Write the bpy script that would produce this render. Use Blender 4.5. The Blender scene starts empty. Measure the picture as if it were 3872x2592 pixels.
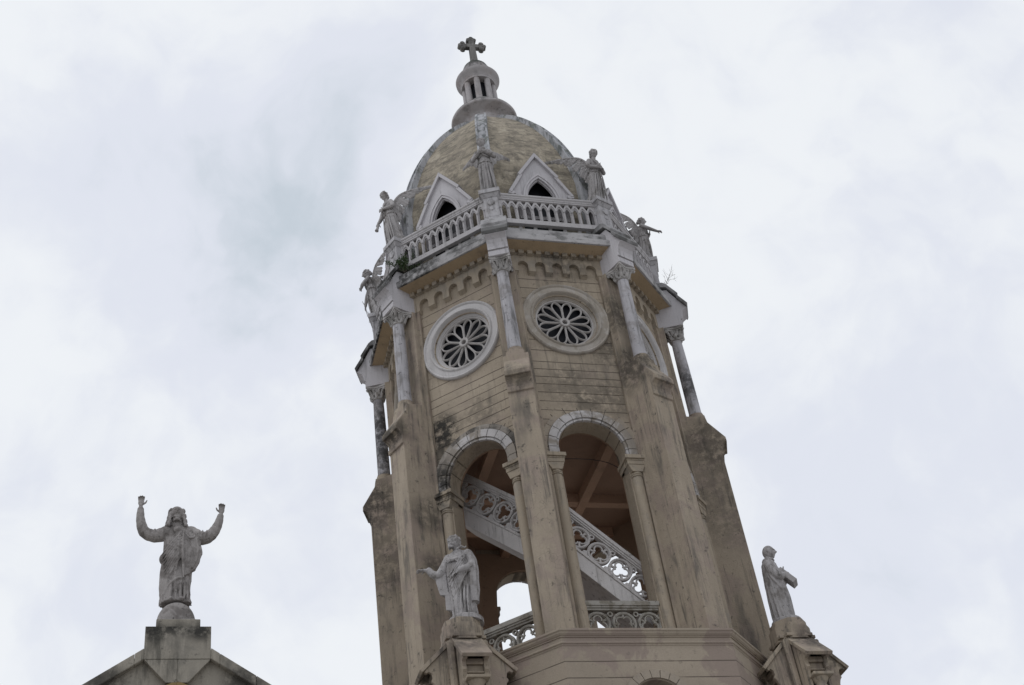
import bpy, math, random
from mathutils import Vector, Matrix
from mathutils.geometry import tessellate_polygon
random.seed(7)
PI = math.pi
sc = bpy.context.scene
col = sc.collection
rad = math.radians
TH0 = rad(-2.546)            # azimuth of the pier nearest to the camera
Z0 = 19.047                  # height of the column feet above the ground
D22 = PI / 8
TAN = math.tan(D22)
def az(k): return TH0 + rad(45 * k)

# ------------------------------------------------------------ camera
CAM_F, PITCH, ROLL, YAW = 5098.4, 0.68178, -0.161952, -0.0091
p = dict(D=25.275)
cam_data = bpy.data.cameras.new("camera")
cam = bpy.data.objects.new("camera", cam_data); col.objects.link(cam)
fwd = Vector((math.sin(YAW) * math.cos(PITCH), math.cos(YAW) * math.cos(PITCH), math.sin(PITCH)))
rgt = Vector((math.cos(YAW), -math.sin(YAW), 0)); upv = rgt.cross(fwd)
r2 = rgt * math.cos(ROLL) + upv * math.sin(ROLL)
u2 = -rgt * math.sin(ROLL) + upv * math.cos(ROLL)
M = Matrix((r2, u2, -fwd)).transposed().to_4x4()
M.translation = Vector((0, -p['D'], 1.6))
cam.matrix_world = M
cam_data.sensor_width = 36; cam_data.lens = CAM_F / 3872 * 36
cam_data.clip_start = 0.1; cam_data.clip_end = 5000
sc.camera = cam

# ------------------------------------------------------------ sky, sun, exposure
SUN_EL, SUN_AZ = rad(58), rad(-75)    # azimuth measured from the viewing direction, left is negative
sun = bpy.data.lights.new("sun", 'SUN'); sun.energy = 0.55; sun.angle = rad(30); sun.color = (1.0, 0.985, 0.96)
so = bpy.data.objects.new("sun", sun); col.objects.link(so)
sd = Vector((math.sin(SUN_AZ) * math.cos(SUN_EL), -0.6 * math.cos(SUN_EL), math.sin(SUN_EL))).normalized()
so.rotation_euler = sd.to_track_quat('Z', 'Y').to_euler()
sc.view_settings.view_transform = 'Standard'; sc.view_settings.look = 'None'
sc.view_settings.exposure = 0.0; sc.view_settings.gamma = 1.0
try: sc.view_settings.use_curve_mapping = False
except Exception: pass

world = bpy.data.worlds.new("World"); sc.world = world; world.use_nodes = True
nt = world.node_tree; nt.nodes.clear()
def N(t, **kw):
    n = nt.nodes.new(t)
    for k, v in kw.items(): setattr(n, k, v)
    return n
L = nt.links.new
out = N('ShaderNodeOutputWorld')
tc = N('ShaderNodeTexCoord')
sky = N('ShaderNodeTexSky'); sky.sky_type = 'NISHITA'; sky.sun_disc = False
sky.sun_elevation = SUN_EL; sky.sun_rotation = math.atan2(sd.x, sd.y)
bg_sky = N('ShaderNodeBackground'); bg_sky.inputs['Strength'].default_value = 0.12
L(sky.outputs[0], bg_sky.inputs['Color'])
def pix_dir(x, y):        # direction of the sky seen at a point of the photograph (2342 px wide)
    return (fwd + r2 * ((x * 1.6533 - 1936) / CAM_F) - u2 * ((y * 1.6533 - 1296) / CAM_F)).normalized()
warp = N('ShaderNodeTexNoise'); warp.inputs['Scale'].default_value = 4.5; warp.inputs['Detail'].default_value = 4.5
L(tc.outputs['Generated'], warp.inputs['Vector'])
wsub = N('ShaderNodeVectorMath', operation='SUBTRACT'); wsub.inputs[1].default_value = (0.5, 0.5, 0.5); L(warp.outputs['Color'], wsub.inputs[0])
wsc = N('ShaderNodeVectorMath', operation='SCALE'); wsc.inputs['Scale'].default_value = 0.19; L(wsub.outputs[0], wsc.inputs[0])
wadd = N('ShaderNodeVectorMath', operation='ADD'); L(tc.outputs['Generated'], wadd.inputs[0]); L(wsc.outputs[0], wadd.inputs[1])
def blob(x, y, radius_px, amount):
    d = N('ShaderNodeVectorMath', operation='DISTANCE'); d.inputs[1].default_value = pix_dir(x, y); L(wadd.outputs[0], d.inputs[0])
    m = N('ShaderNodeMapRange', interpolation_type='SMOOTHSTEP')
    R = radius_px * 1.6533 / CAM_F
    m.inputs['From Min'].default_value = R; m.inputs['From Max'].default_value = R * 0.05
    m.inputs['To Min'].default_value = 0; m.inputs['To Max'].default_value = amount
    L(d.outputs['Value'], m.inputs['Value'])
    return m.outputs[0]
dark = None
for b in ((740, 280, 430, .24), (560, 520, 560, .42), (800, 560, 430, .28), (400, 680, 400, .20), (640, 860, 400, .20), (110, 360, 240, .20), (880, 200, 260, .14), (500, 1300, 600, .16), (2150, 1150, 800, .30), (2150, 100, 500, .16), (1900, 1500, 500, .14)):
    o_ = blob(*b)
    if dark is None: dark = o_
    else:
        a_ = N('ShaderNodeMath', operation='ADD'); L(dark, a_.inputs[0]); L(o_, a_.inputs[1]); dark = a_.outputs[0]
nb = N('ShaderNodeTexNoise'); nb.inputs['Scale'].default_value = 9.0; nb.inputs['Detail'].default_value = 6.0; L(wadd.outputs[0], nb.inputs['Vector'])
mb_ = N('ShaderNodeMapRange'); mb_.inputs['From Min'].default_value = 0.3; mb_.inputs['From Max'].default_value = 0.65; mb_.inputs['To Min'].default_value = 0.55; mb_.inputs['To Max'].default_value = 1.2; L(nb.outputs[0], mb_.inputs['Value'])
dm = N('ShaderNodeMath', operation='MULTIPLY'); L(dark, dm.inputs[0]); L(mb_.outputs[0], dm.inputs[1]); dark = dm.outputs[0]
n2 = N('ShaderNodeTexNoise'); n2.inputs['Scale'].default_value = 7.5; n2.inputs['Detail'].default_value = 6.0; n2.inputs['Roughness'].default_value = 0.5
L(wadd.outputs[0], n2.inputs['Vector'])
m2 = N('ShaderNodeMapRange'); m2.inputs['From Min'].default_value = 0.35; m2.inputs['From Max'].default_value = 0.7; m2.inputs['To Min'].default_value = -0.07; m2.inputs['To Max'].default_value = 0.22
L(n2.outputs[0], m2.inputs['Value'])
a2 = N('ShaderNodeMath', operation='ADD'); L(dark, a2.inputs[0]); L(m2.outputs[0], a2.inputs[1])
n3 = N('ShaderNodeTexNoise'); n3.inputs['Scale'].default_value = 26; n3.inputs['Detail'].default_value = 5.0
L(wadd.outputs[0], n3.inputs['Vector'])
m3 = N('ShaderNodeMapRange'); m3.inputs['From Min'].default_value = 0.4; m3.inputs['From Max'].default_value = 0.7; m3.inputs['To Min'].default_value = -0.05; m3.inputs['To Max'].default_value = 0.11
L(n3.outputs[0], m3.inputs['Value'])
a3 = N('ShaderNodeMath', operation='ADD', use_clamp=True); L(a2.outputs[0], a3.inputs[0]); L(m3.outputs[0], a3.inputs[1])
cr = N('ShaderNodeValToRGB'); cr.color_ramp.interpolation = 'EASE'
cr.color_ramp.elements[0].position = 0.0; cr.color_ramp.elements[0].color = (0.905, 0.93, 0.96, 1)
cr.color_ramp.elements[1].position = 1.0; cr.color_ramp.elements[1].color = (0.58, 0.645, 0.71, 1)
e = cr.color_ramp.elements.new(0.42); e.color = (0.785, 0.815, 0.895, 1)
L(a3.outputs[0], cr.inputs[0])
bg_cloud = N('ShaderNodeBackground'); bg_cloud.inputs['Strength'].default_value = 1.0
L(cr.outputs[0], bg_cloud.inputs['Color'])
mx = N('ShaderNodeMixShader'); mx.inputs[0].default_value = 0.94
L(bg_sky.outputs[0], mx.inputs[1]); L(bg_cloud.outputs[0], mx.inputs[2]); L(mx.outputs[0], out.inputs['Surface'])

# ------------------------------------------------------------ helpers
class MB:
    def __init__(s): s.v = []; s.f = []
    def add(s, vs, fs):
        o = len(s.v); s.v += [tuple(x) for x in vs]; s.f += [tuple(i + o for i in f) for f in fs]
    def hexa(s, c):                                     # 8 corners: bottom ring, top ring
        s.add(c, [(3, 2, 1, 0), (4, 5, 6, 7), (0, 1, 5, 4), (1, 2, 6, 5), (2, 3, 7, 6), (3, 0, 4, 7)])
    def box(s, x0, x1, y0, y1, z0, z1):
        s.hexa([(x0, y0, z0), (x1, y0, z0), (x1, y1, z0), (x0, y1, z0), (x0, y0, z1), (x1, y0, z1), (x1, y1, z1), (x0, y1, z1)])
    def prism(s, poly, f, a, b):
        """2-D polygon poly extruded from depth a to b; f(u, v, depth) gives the 3-D point"""
        n = len(poly)
        vs = [f(u, v, a) for u, v in poly] + [f(u, v, b) for u, v in poly]
        fs = [(i, (i + 1) % n, n + (i + 1) % n, n + i) for i in range(n)]
        if n == 4: fs += [(3, 2, 1, 0), (4, 5, 6, 7)]
        else:
            tr = tessellate_polygon([[Vector((u, v, 0)) for u, v in poly]])
            fs += [t for t in tr] + [tuple(n + i for i in reversed(t)) for t in tr]
        s.add(vs, fs)
    def plate(s, outer, holes, f, a, b, back=None):
        loops = [outer] + holes
        flat = [q for l in loops for q in l]; n = len(flat)
        tr = tessellate_polygon([[Vector((u, v, 0)) for u, v in l] for l in loops])
        bk = back or (lambda u, v: (u, v))
        vs = [f(*bk(u, v), a) for u, v in flat] + [f(u, v, b) for u, v in flat]
        fs = [tuple(t) for t in tr] + [tuple(n + i for i in reversed(t)) for t in tr]
        o = 0
        for l in loops:
            m = len(l)
            for i in range(m):
                j = (i + 1) % m
                fs.append((o + i, o + j, n + o + j, n + o + i))
            o += m
        s.add(vs, fs)
    def lathe(s, prof, seg=48, f=None, a0=0.0, caps=True):
        """prof: (radius, height); f(x, y, h) maps to 3-D"""
        f = f or (lambda x, y, h: (x, y, h))
        n = len(prof); vs = []
        for i in range(seg):
            a = a0 + 2 * PI * i / seg
            for r, h in prof: vs.append(f(r * math.cos(a), r * math.sin(a), h))
        fs = []
        for i in range(seg):
            j = (i + 1) % seg
            for k in range(n - 1): fs.append((i * n + k, j * n + k, j * n + k + 1, i * n + k + 1))
        if caps:
            if prof[0][0] > 1e-6: fs.append(tuple(i * n for i in reversed(range(seg))))
            if prof[-1][0] > 1e-6: fs.append(tuple(i * n + n - 1 for i in range(seg)))
        s.add(vs, fs)
    def ring(s, prof, seg, f=None, a0=0.0):             # closed profile swept around
        f = f or (lambda x, y, h: (x, y, h))
        n = len(prof); vs = []
        for i in range(seg):
            a = a0 + 2 * PI * i / seg
            for r, h in prof: vs.append(f(r * math.cos(a), r * math.sin(a), h))
        fs = []
        for i in range(seg):
            j = (i + 1) % seg
            for k in range(n): fs.append((i * n + k, j * n + k, j * n + (k + 1) % n, i * n + (k + 1) % n))
        s.add(vs, fs)
    def tube(s, pts, rr, seg=8, closed=False, flat=1.0, caps=True):
        P = [Vector(q) for q in pts]; n = len(P)
        if not hasattr(rr, '__len__'): rr = [rr] * n
        vs = []; up = None
        for i in range(n):
            if closed: d = P[(i + 1) % n] - P[i - 1]
            else: d = P[min(i + 1, n - 1)] - P[max(i - 1, 0)]
            if d.length < 1e-9: d = Vector((0, 0, 1))
            d.normalize()
            if up is None:
                up = Vector((0, 0, 1)) if abs(d.z) < 0.9 else Vector((0, 1, 0))
            u = (up - d * up.dot(d)).normalized(); w = d.cross(u); up = u
            for j in range(seg):
                a = 2 * PI * j / seg
                vs.append(P[i] + (u * math.cos(a) + w * math.sin(a) * flat) * rr[i])
        fs = []
        for i in range(n if closed else n - 1):
            i2 = (i + 1) % n
            for j in range(seg):
                j2 = (j + 1) % seg
                fs.append((i * seg + j, i2 * seg + j, i2 * seg + j2, i * seg + j2))
        if not closed and caps:
            fs.append(tuple(range(seg))); fs.append(tuple((n - 1) * seg + j for j in reversed(range(seg))))
        s.add(vs, fs)
    def ball(s, c, r, seg=16, rings=10, mat=None):
        if not hasattr(r, '__len__'): r = (r, r, r)
        vs = []; c = Vector(c)
        def P(x, y, z):
            q = Vector((x * r[0], y * r[1], z * r[2]))
            if mat is not None: q = mat @ q
            return c + q
        vs.append(P(0, 0, -1))
        for i in range(1, rings):
            b = -PI / 2 + PI * i / rings
            for j in range(seg):
                a = 2 * PI * j / seg
                vs.append(P(math.cos(b) * math.cos(a), math.cos(b) * math.sin(a), math.sin(b)))
        vs.append(P(0, 0, 1)); fs = []
        for j in range(seg): fs.append((0, 1 + (j + 1) % seg, 1 + j))
        for i in range(rings - 2):
            for j in range(seg):
                j2 = (j + 1) % seg; o = 1 + i * seg
                fs.append((o + j, o + j2, o + seg + j2, o + seg + j))
        o = 1 + (rings - 2) * seg; t = len(vs) - 1
        for j in range(seg): fs.append((o + j, o + (j + 1) % seg, t))
        s.add(vs, fs)
    def mesh(s, name):
        me = bpy.data.meshes.new(name); me.from_pydata(s.v, [], s.f); me.validate()
        import bmesh
        bm = bmesh.new(); bm.from_mesh(me)
        bmesh.ops.recalc_face_normals(bm, faces=bm.faces); bm.to_mesh(me); bm.free()
        return me
    def build(s, name, mat, parent=None, smooth=None, rot=0.0, loc=(0, 0, 0), bevel=0.0):
        me = s.mesh(name); me.materials.append(mat)
        o = bpy.data.objects.new(name, me); col.objects.link(o)
        o.rotation_euler = (0, 0, rot); o.location = loc
        if smooth is not None: shade(o, smooth)
        if bevel:
            b = o.modifiers.new('bevel', 'BEVEL'); b.width = bevel; b.segments = 1; b.limit_method = 'ANGLE'; b.angle_limit = rad(40)
        if parent is not None: o.parent = parent
        return o
def shade(o, ang=40):
    me = o.data
    for pl in me.polygons: pl.use_smooth = True
    import bmesh
    bm = bmesh.new(); bm.from_mesh(me)
    for e_ in bm.edges:
        if len(e_.link_faces) == 2 and e_.calc_face_angle(0) > rad(ang): e_.smooth = False
    bm.to_mesh(me); bm.free()
def thing(name, label, cat, loc=(0, 0, 0), rz=0, group=None):
    o = bpy.data.objects.new(name, None); col.objects.link(o); o.location = loc; o.rotation_euler = (0, 0, rz)
    o.empty_display_size = .3
    o['label'] = label; o['category'] = cat
    if group: o['group'] = group
    return o
def tag(o, label, cat, group=None):
    o['label'] = label; o['category'] = cat
    if group: o['group'] = group
    return o
def copies(o, ks, base, half=0.0):
    """repeat a part of the tower (and its sub-parts) round the octagon"""
    for k in ks:
        c = o.copy(); col.objects.link(c); c.parent = o.parent
        c.rotation_euler = (0, 0, az(k + half)); c.location = o.location
        for ch in base:
            d = ch.copy(); col.objects.link(d); d.parent = c
KF = lambda t, z, r: (t, -r, z)          # pier or face frame: t to the right, r outwards, z up
def lerp(a, b, x): return a + (b - a) * x
def arch(w, zs, zb=None, n=24, c=0.0):   # round arch outline, left foot to right foot
    pts = [(c + w * math.cos(PI - PI * i / n), zs + w * math.sin(PI * i / n)) for i in range(n + 1)]
    if zb is not None: pts = [(c - w, zb)] + pts + [(c + w, zb)]
    return pts
def lancet(w, zs, h, n=8, c=0.0, zb=None):   # pointed arch, half width w, springing zs, rise h
    R = (w * w + h * h) / (2 * w); pts = []
    a1 = math.atan2(h, R - w)
    L_ = [(c + (R - w) - R * math.cos(a1 * i / n), zs + R * math.sin(a1 * i / n)) for i in range(n + 1)]
    R_ = [(2 * c - x, y) for x, y in reversed(L_[:-1])]
    pts = L_ + R_
    if zb is not None: pts = [(c - w, zb)] + pts + [(c + w, zb)]
    return pts

# ------------------------------------------------------------ materials
def mat_new(name):
    m = bpy.data.materials.new(name); m.use_nodes = True
    n = m.node_tree; n.nodes.clear()
    o = n.nodes.new('ShaderNodeOutputMaterial'); b = n.nodes.new('ShaderNodeBsdfPrincipled')
    n.links.new(b.outputs[0], o.inputs[0])
    try: b.inputs['Specular IOR Level'].default_value = 0.2
    except Exception: pass
    return m, n, b
def plaster(name, base, patch=None, patch_amt=(0.52, 0.60), patch_scale=0.9, streak=0.5, streak_col=(0.09, 0.085, 0.08), streak_lo=0.52, streak_scale=(3.2, 3.2, 0.7),
            speck=0.25, speck_col=(0.05, 0.048, 0.045), speck_scale=9, grooves=None, stains=(), bump=0.25, rough=0.9, top=0.0, crack=0.0, hor=0.0, leach=0.0, fine=1.0, drip=0.0):
    m, n, b = mat_new(name)
    NN = n.nodes.new; LL = n.links.new
    g = NN('ShaderNodeNewGeometry')
    def noise(scale, detail=5, rough_=0.55, vec=None, dist=0.0):
        t = NN('ShaderNodeTexNoise'); t.inputs['Scale'].default_value = scale; t.inputs['Detail'].default_value = detail
        t.inputs['Roughness'].default_value = rough_; t.inputs['Distortion'].default_value = dist
        LL(vec or g.outputs['Position'], t.inputs['Vector']); return t.outputs[0]
    def ramp(v, a, b_, lo=0.0, hi=1.0):
        r = NN('ShaderNodeMapRange', ); r.interpolation_type = 'SMOOTHSTEP'
        r.inputs['From Min'].default_value = a; r.inputs['From Max'].default_value = b_
        r.inputs['To Min'].default_value = lo; r.inputs['To Max'].default_value = hi; LL(v, r.inputs['Value']); return r.outputs[0]
    def mixc(fac, c1, c2):
        x = NN('ShaderNodeMix'); x.data_type = 'RGBA'
        if isinstance(fac, float): x.inputs[0].default_value = fac
        else: LL(fac, x.inputs[0])
        for i, c in ((6, c1), (7, c2)):
            if isinstance(c, tuple): x.inputs[i].default_value = (*c, 1)
            else: LL(c, x.inputs[i])
        return x.outputs[2]
    def math_(op, a, b_=None):
        x = NN('ShaderNodeMath'); x.operation = op
        for i, v in ((0, a), (1, b_)):
            if v is None: continue
            if isinstance(v, (int, float)): x.inputs[i].default_value = v
            else: LL(v, x.inputs[i])
        return x.outputs[0]
    mp = NN('ShaderNodeMapping'); mp.inputs['Scale'].default_value = streak_scale; LL(g.outputs['Position'], mp.inputs[0])
    c = base
    big = noise(0.55, 3)
    tone = ramp(big, 0.35, 0.68)
    c = mixc(tone, tuple(x * 0.90 for x in base), tuple(min(1, x * 1.10) for x in base))
    if patch:
        pf = noise(patch_scale, 7, 0.62, dist=0.4)
        c = mixc(ramp(pf, *patch_amt), c, patch)
    if leach:                                            # pale limewash showing through
        c = mixc(ramp(noise(2.6, 6, 0.65), 0.56, 0.66, 0, leach), c, tuple(min(1, x * 1.5 + .06) for x in base))
    st = noise(1.0, 6, 0.62, mp.outputs[0])
    bl = noise(0.8, 3)
    sf = math_('MULTIPLY', ramp(st, streak_lo, streak_lo + 0.18), ramp(bl, 0.38, 0.62, 0.25, 1.0))
    c = mixc(math_('MULTIPLY', sf, streak), c, streak_col)
    if hor:
        mh = NN('ShaderNodeMapping'); mh.inputs['Scale'].default_value = (2.6, 2.6, 6.5); LL(g.outputs['Position'], mh.inputs[0])
        hf = noise(1.0, 6, 0.6, mh.outputs[0], 0.6)
        c = mixc(ramp(hf, 0.50, 0.62, 0, hor), c, (0.11, 0.10, 0.085))
        hf2 = noise(1.7, 6, 0.6, mh.outputs[0], 0.6)
        c = mixc(ramp(hf2, 0.55, 0.66, 0, hor * .9), c, tuple(min(1, x * 1.45) for x in base))
    if drip:                                             # narrow runs of rainwater soot
        md = NN('ShaderNodeMapping'); md.inputs['Scale'].default_value = (11, 11, 0.55); LL(g.outputs['Position'], md.inputs[0])
        df = math_('MULTIPLY', ramp(noise(1.0, 5, 0.7, md.outputs[0], 0.15), 0.50, 0.66), ramp(noise(1.1, 4, 0.6), 0.42, 0.60))
        c = mixc(math_('MULTIPLY', df, drip), c, (0.085, 0.08, 0.072))
        md2 = NN('ShaderNodeMapping'); md2.inputs['Scale'].default_value = (7, 7, 0.8); md2.inputs['Location'].default_value = (9, 4, 2); LL(g.outputs['Position'], md2.inputs[0])
        c = mixc(ramp(noise(1.0, 5, 0.7, md2.outputs[0], 0.2), 0.56, 0.70, 0, drip * .5), c, tuple(min(1, q * 1.28 + .01) for q in base))
    sp = noise(speck_scale, 8, 0.7)
    c = mixc(ramp(sp, 0.58, 0.68, 0, speck), c, speck_col)
    fn = noise(34, 4, 0.6)
    c = mixc(ramp(fn, 0.3, 0.7, 0, 0.16 * fine), c, tuple(x * 0.55 for x in base))
    for (cx, cy, cz, R, amt) in stains:
        d = NN('ShaderNodeVectorMath'); d.operation = 'DISTANCE'; d.inputs[1].default_value = (cx, cy, cz)
        LL(g.outputs['Position'], d.inputs[0])
        msk = ramp(d.outputs['Value'], R, R * 0.35)
        nz = ramp(noise(5.0, 9, 0.72), 0.34, 0.56)
        c = mixc(math_('MULTIPLY', math_('MULTIPLY', msk, nz), amt), c, (0.025, 0.025, 0.024))
    if top:                                              # lichen on ledges that lie open to the rain
        sep = NN('ShaderNodeSeparateXYZ'); LL(g.outputs['Normal'], sep.inputs[0])
        tf = math_('MULTIPLY', ramp(sep.outputs[2], 0.12, 0.42), top)
        c = mixc(tf, c, (0.045, 0.05, 0.043))
    h = fn
    if grooves:
        sep = NN('ShaderNodeSeparateXYZ'); LL(g.outputs['Position'], sep.inputs[0])
        z = math_('ADD', sep.outputs[2], math_('MULTIPLY', noise(1.3, 2), 0.012))
        gm = None
        for gz in grooves:
            dd = math_('ABSOLUTE', math_('SUBTRACT', z, Z0 + gz + 0.006))
            gm = dd if gm is None else math_('MINIMUM', gm, dd)
        gf = math_('MULTIPLY', ramp(gm, 0.014, 0.005), ramp(noise(2.2, 5, 0.6), 0.30, 0.52, 0.35, 1.0))
        c = mixc(math_('MULTIPLY', gf, 0.72), c, (0.045, 0.036, 0.03))
        h = math_('SUBTRACT', h, math_('MULTIPLY', gf, 1.5))
    if crack:
        vo = NN('ShaderNodeTexVoronoi'); vo.feature = 'DISTANCE_TO_EDGE'; vo.inputs['Scale'].default_value = 1.7
        wv = NN('ShaderNodeVectorMath'); wv.operation = 'ADD'; nz = NN('ShaderNodeTexNoise'); nz.inputs['Scale'].default_value = 3; LL(g.outputs['Position'], nz.inputs['Vector'])
        sc_ = NN('ShaderNodeVectorMath'); sc_.operation = 'SCALE'; sc_.inputs['Scale'].default_value = 0.5; LL(nz.outputs['Color'], sc_.inputs[0])
        LL(g.outputs['Position'], wv.inputs[0]); LL(sc_.outputs[0], wv.inputs[1]); LL(wv.outputs[0], vo.inputs['Vector'])
        cf = math_('MULTIPLY', ramp(vo.outputs[0], 0.008, 0.001), ramp(noise(0.9, 2), 0.52, 0.60, 0, crack))
        c = mixc(cf, c, (0.05, 0.04, 0.035))
    LL(c, b.inputs['Base Color']); b.inputs['Roughness'].default_value = rough
    bp = NN('ShaderNodeBump'); bp.inputs['Strength'].default_value = bump; bp.inputs['Distance'].default_value = 0.02
    hh = math_('ADD', h, math_('MULTIPLY', noise(7, 5), 1.2))
    LL(hh, bp.inputs['Height']); LL(bp.outputs[0], b.inputs['Normal'])
    return m
TAN_ = (0.375, 0.318, 0.252)
def fp(k, t, r, z):                      # world position of a point of face/pier k
    a = az(k); return (math.sin(a) * r + math.cos(a) * t, -math.cos(a) * r + math.sin(a) * t, Z0 + z)
GRO = (2.28, 2.02, 1.71, 1.42, 1.13, .83, .54, .25, -.06, -.26, -.46, -.65, -.87, -1.10, -1.33, -1.57, -1.80, -2.03)
STAIN = [(*fp(-.5, -.75, 3.0, -.95), .62, .95), (*fp(-.5, -.8, 3.0, -1.5), .55, .6), (*fp(-.5, -1.0, 3.0, -2.3), .45, .7), (*fp(.5, .2, 3.0, -.5), .9, .25), (*fp(.5, .95, 3.1, .3), .7, .55), (*fp(.5, .1, 3.0, -1.15), .35, .5), (*fp(.5, -.3, 3.0, -.7), .8, .35), (*fp(.5, .7, 3.0, -1.0), .7, .45), (*fp(-.5, .2, 3.0, -.9), .6, .4), (*fp(.5, .2, 3.0, 2.6), .9, .3)]
M_WALL = plaster('cream_wall_plaster', TAN_, grooves=GRO, stains=STAIN, streak=0.55, speck=0.42, leach=0.0, bump=0.5, patch=(0.335, 0.28, 0.23), patch_amt=(0.5, 0.62), crack=0.25, drip=0.45)
M_PIER = plaster('weathered_pier_plaster', (0.345, 0.292, 0.232), patch=(0.31, 0.255, 0.215), patch_amt=(0.46, 0.60), patch_scale=1.7, streak=0.85, streak_lo=0.50, speck=0.75, speck_scale=7,
                 stains=[(*fp(-2, 0, 3.9, -.9), 1.0, .75), (*fp(-2, .2, 3.7, -2.4), 1.2, .45), (*fp(2, -.2, 3.8, -1.0), 1.0, .6), (*fp(2, -.3, 3.8, -2.6), 1.5, .35), (*fp(-1, 0, 4.0, -1.0), .5, .8), (*fp(1, -.3, 3.6, -.3), .9, .7), (*fp(0, 0, 4.0, -1.1), .4, .5), (*fp(-1, .4, 3.5, -3.0), .6, .5), (*fp(.5, 3.5, 3.4, -6.9), .8, .7), (*fp(.5, -3.3, 3.5, -6.9), .7, .45), (*fp(-1, .45, 3.4, -4.2), .55, .6), (*fp(1, -.3, 3.4, 1.3), .8, .6)], crack=0.3, bump=0.35, drip=0.75)
M_TRIM = plaster('cream_trim_plaster', (0.365, 0.31, 0.245), drip=0.6, streak=0.45, speck=0.45, stains=[(*fp(-.5, -.85, 3.1, -2.6), .32, .95), (*fp(-.5, .85, 3.1, -2.55), .22, .7), (*fp(.5, .3, 3.1, 2.8), .9, .45)], patch=(0.30, 0.265, 0.225), patch_amt=(0.5, 0.64), patch_scale=1.8)
M_SOFF = plaster('ochre_soffit_paint', (0.40, 0.305, 0.205), streak=0.45, speck=0.45, streak_scale=(2, 2, 2))
M_LOWER = plaster('pinkish_lower_plaster', (0.335, 0.285, 0.23), patch=(0.285, 0.232, 0.20), patch_amt=(0.47, 0.53), patch_scale=1.1, streak=0.35, speck=0.3, grooves=(-7.316, -7.62, -7.93, -8.24), crack=0.2)
M_WHITE = plaster('grimy_white_paint', (0.44, 0.43, 0.45), drip=0.7, patch=(0.31, 0.295, 0.30), patch_amt=(0.50, 0.66), patch_scale=2.2, streak=0.75, streak_lo=0.50, streak_col=(0.12, 0.12, 0.125), streak_scale=(6, 6, 1.6), speck=0.65, speck_scale=11, top=0.8)
M_COLUMN = plaster('streaked_white_column_paint', (0.42, 0.41, 0.435), drip=0.8, patch=(0.30, 0.285, 0.29), patch_amt=(0.49, 0.64), patch_scale=2.8, streak=0.9, streak_lo=0.50, streak_col=(0.10, 0.10, 0.10), streak_scale=(9, 9, 1.0), speck=0.7, speck_scale=8, stains=[(*fp(-2, 0, 3.6, .9), 1.6, .85), (*fp(2, .1, 3.7, .8), .7, .8)])
M_CLEAN = plaster('clean_white_paint', (0.49, 0.475, 0.50), drip=0.35, streak=0.22, speck=0.12, streak_col=(0.25, 0.25, 0.26), top=0.7)
M_RING = plaster('cool_white_ring_paint', (0.52, 0.505, 0.51), drip=0.3, streak=0.25, speck=0.15, streak_col=(0.25, 0.24, 0.23))
M_RING2 = plaster('dusty_beige_ring_paint', (0.36, 0.325, 0.285), streak=0.4, speck=0.3, patch=(0.42, 0.39, 0.36), patch_scale=2.0)
M_BAL = plaster('white_balustrade_paint', (0.47, 0.455, 0.47), drip=0.5, streak=0.35, speck=0.4, speck_scale=14, streak_col=(0.2, 0.2, 0.19), top=0.5)
M_CAP = plaster('dirty_capital_stone', (0.40, 0.385, 0.38), streak=0.7, speck=0.8, speck_scale=10, streak_lo=0.46, patch=(0.22, 0.21, 0.2), patch_amt=(0.5, 0.6), patch_scale=3)
M_EAVE = plaster('mossy_cornice_paint', (0.42, 0.41, 0.42), stains=[(*fp(-.5, -.7, 3.5, 3.2), .9, .9), (*fp(-1.5, 0, 3.5, 3.2), 1.6, 1.0), (*fp(-.5, .6, 3.5, 3.35), .5, .6)], patch=(0.20, 0.20, 0.20), patch_amt=(0.52, 0.66), patch_scale=2.6, streak=0.8, streak_lo=0.50, streak_col=(0.06, 0.06, 0.058), streak_scale=(3, 3, 8), speck=0.6, top=0.9)
M_DOME = plaster('mottled_dome_render', (0.35, 0.308, 0.245), drip=0.5, patch=(0.25, 0.22, 0.18), patch_amt=(0.44, 0.60), patch_scale=3.4, leach=.45, streak=0.6, streak_lo=0.5, streak_col=(0.09, 0.085, 0.07), speck=0.45, speck_scale=5, hor=0.55, bump=1.0)
M_RIB = plaster('grey_rib_paint', (0.40, 0.405, 0.43), streak=0.9, streak_lo=0.46, streak_col=(0.10, 0.11, 0.11), streak_scale=(7, 7, 1.2), speck=0.7, speck_scale=7, top=0.0, patch=(0.2, 0.21, 0.2), patch_scale=2.5)
M_LANT = plaster('lantern_paint', (0.44, 0.42, 0.43), drip=0.6, streak=0.6, speck=0.5, stains=[(0, 0, Z0 + 13.30, .72, 1.0), (0, -.9, Z0 + 11.15, .30, .8), (-.5, -.6, Z0 + 11.2, .35, .7), (.5, -.6, Z0 + 11.2, .35, .7)], top=0.93, patch=(0.38, 0.35, 0.35), patch_scale=2)
M_STAT = plaster('grey_statue_stone', (0.32, 0.30, 0.295), drip=0.8, patch=(0.17, 0.155, 0.15), patch_amt=(0.46, 0.62), patch_scale=3.0, streak=0.75, streak_lo=0.50, streak_col=(0.07, 0.065, 0.06), streak_scale=(9, 9, 2.5), speck=0.95, speck_scale=15, bump=0.6, leach=0.35)
M_STATL = plaster('pale_statue_stone', (0.37, 0.355, 0.36), drip=0.8, patch=(0.22, 0.205, 0.20), patch_amt=(0.48, 0.64), patch_scale=3.2, streak=0.7, streak_lo=0.52, streak_col=(0.09, 0.085, 0.08), streak_scale=(9, 9, 2.2), speck=0.9, speck_scale=16, bump=0.6, leach=0.3)
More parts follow.
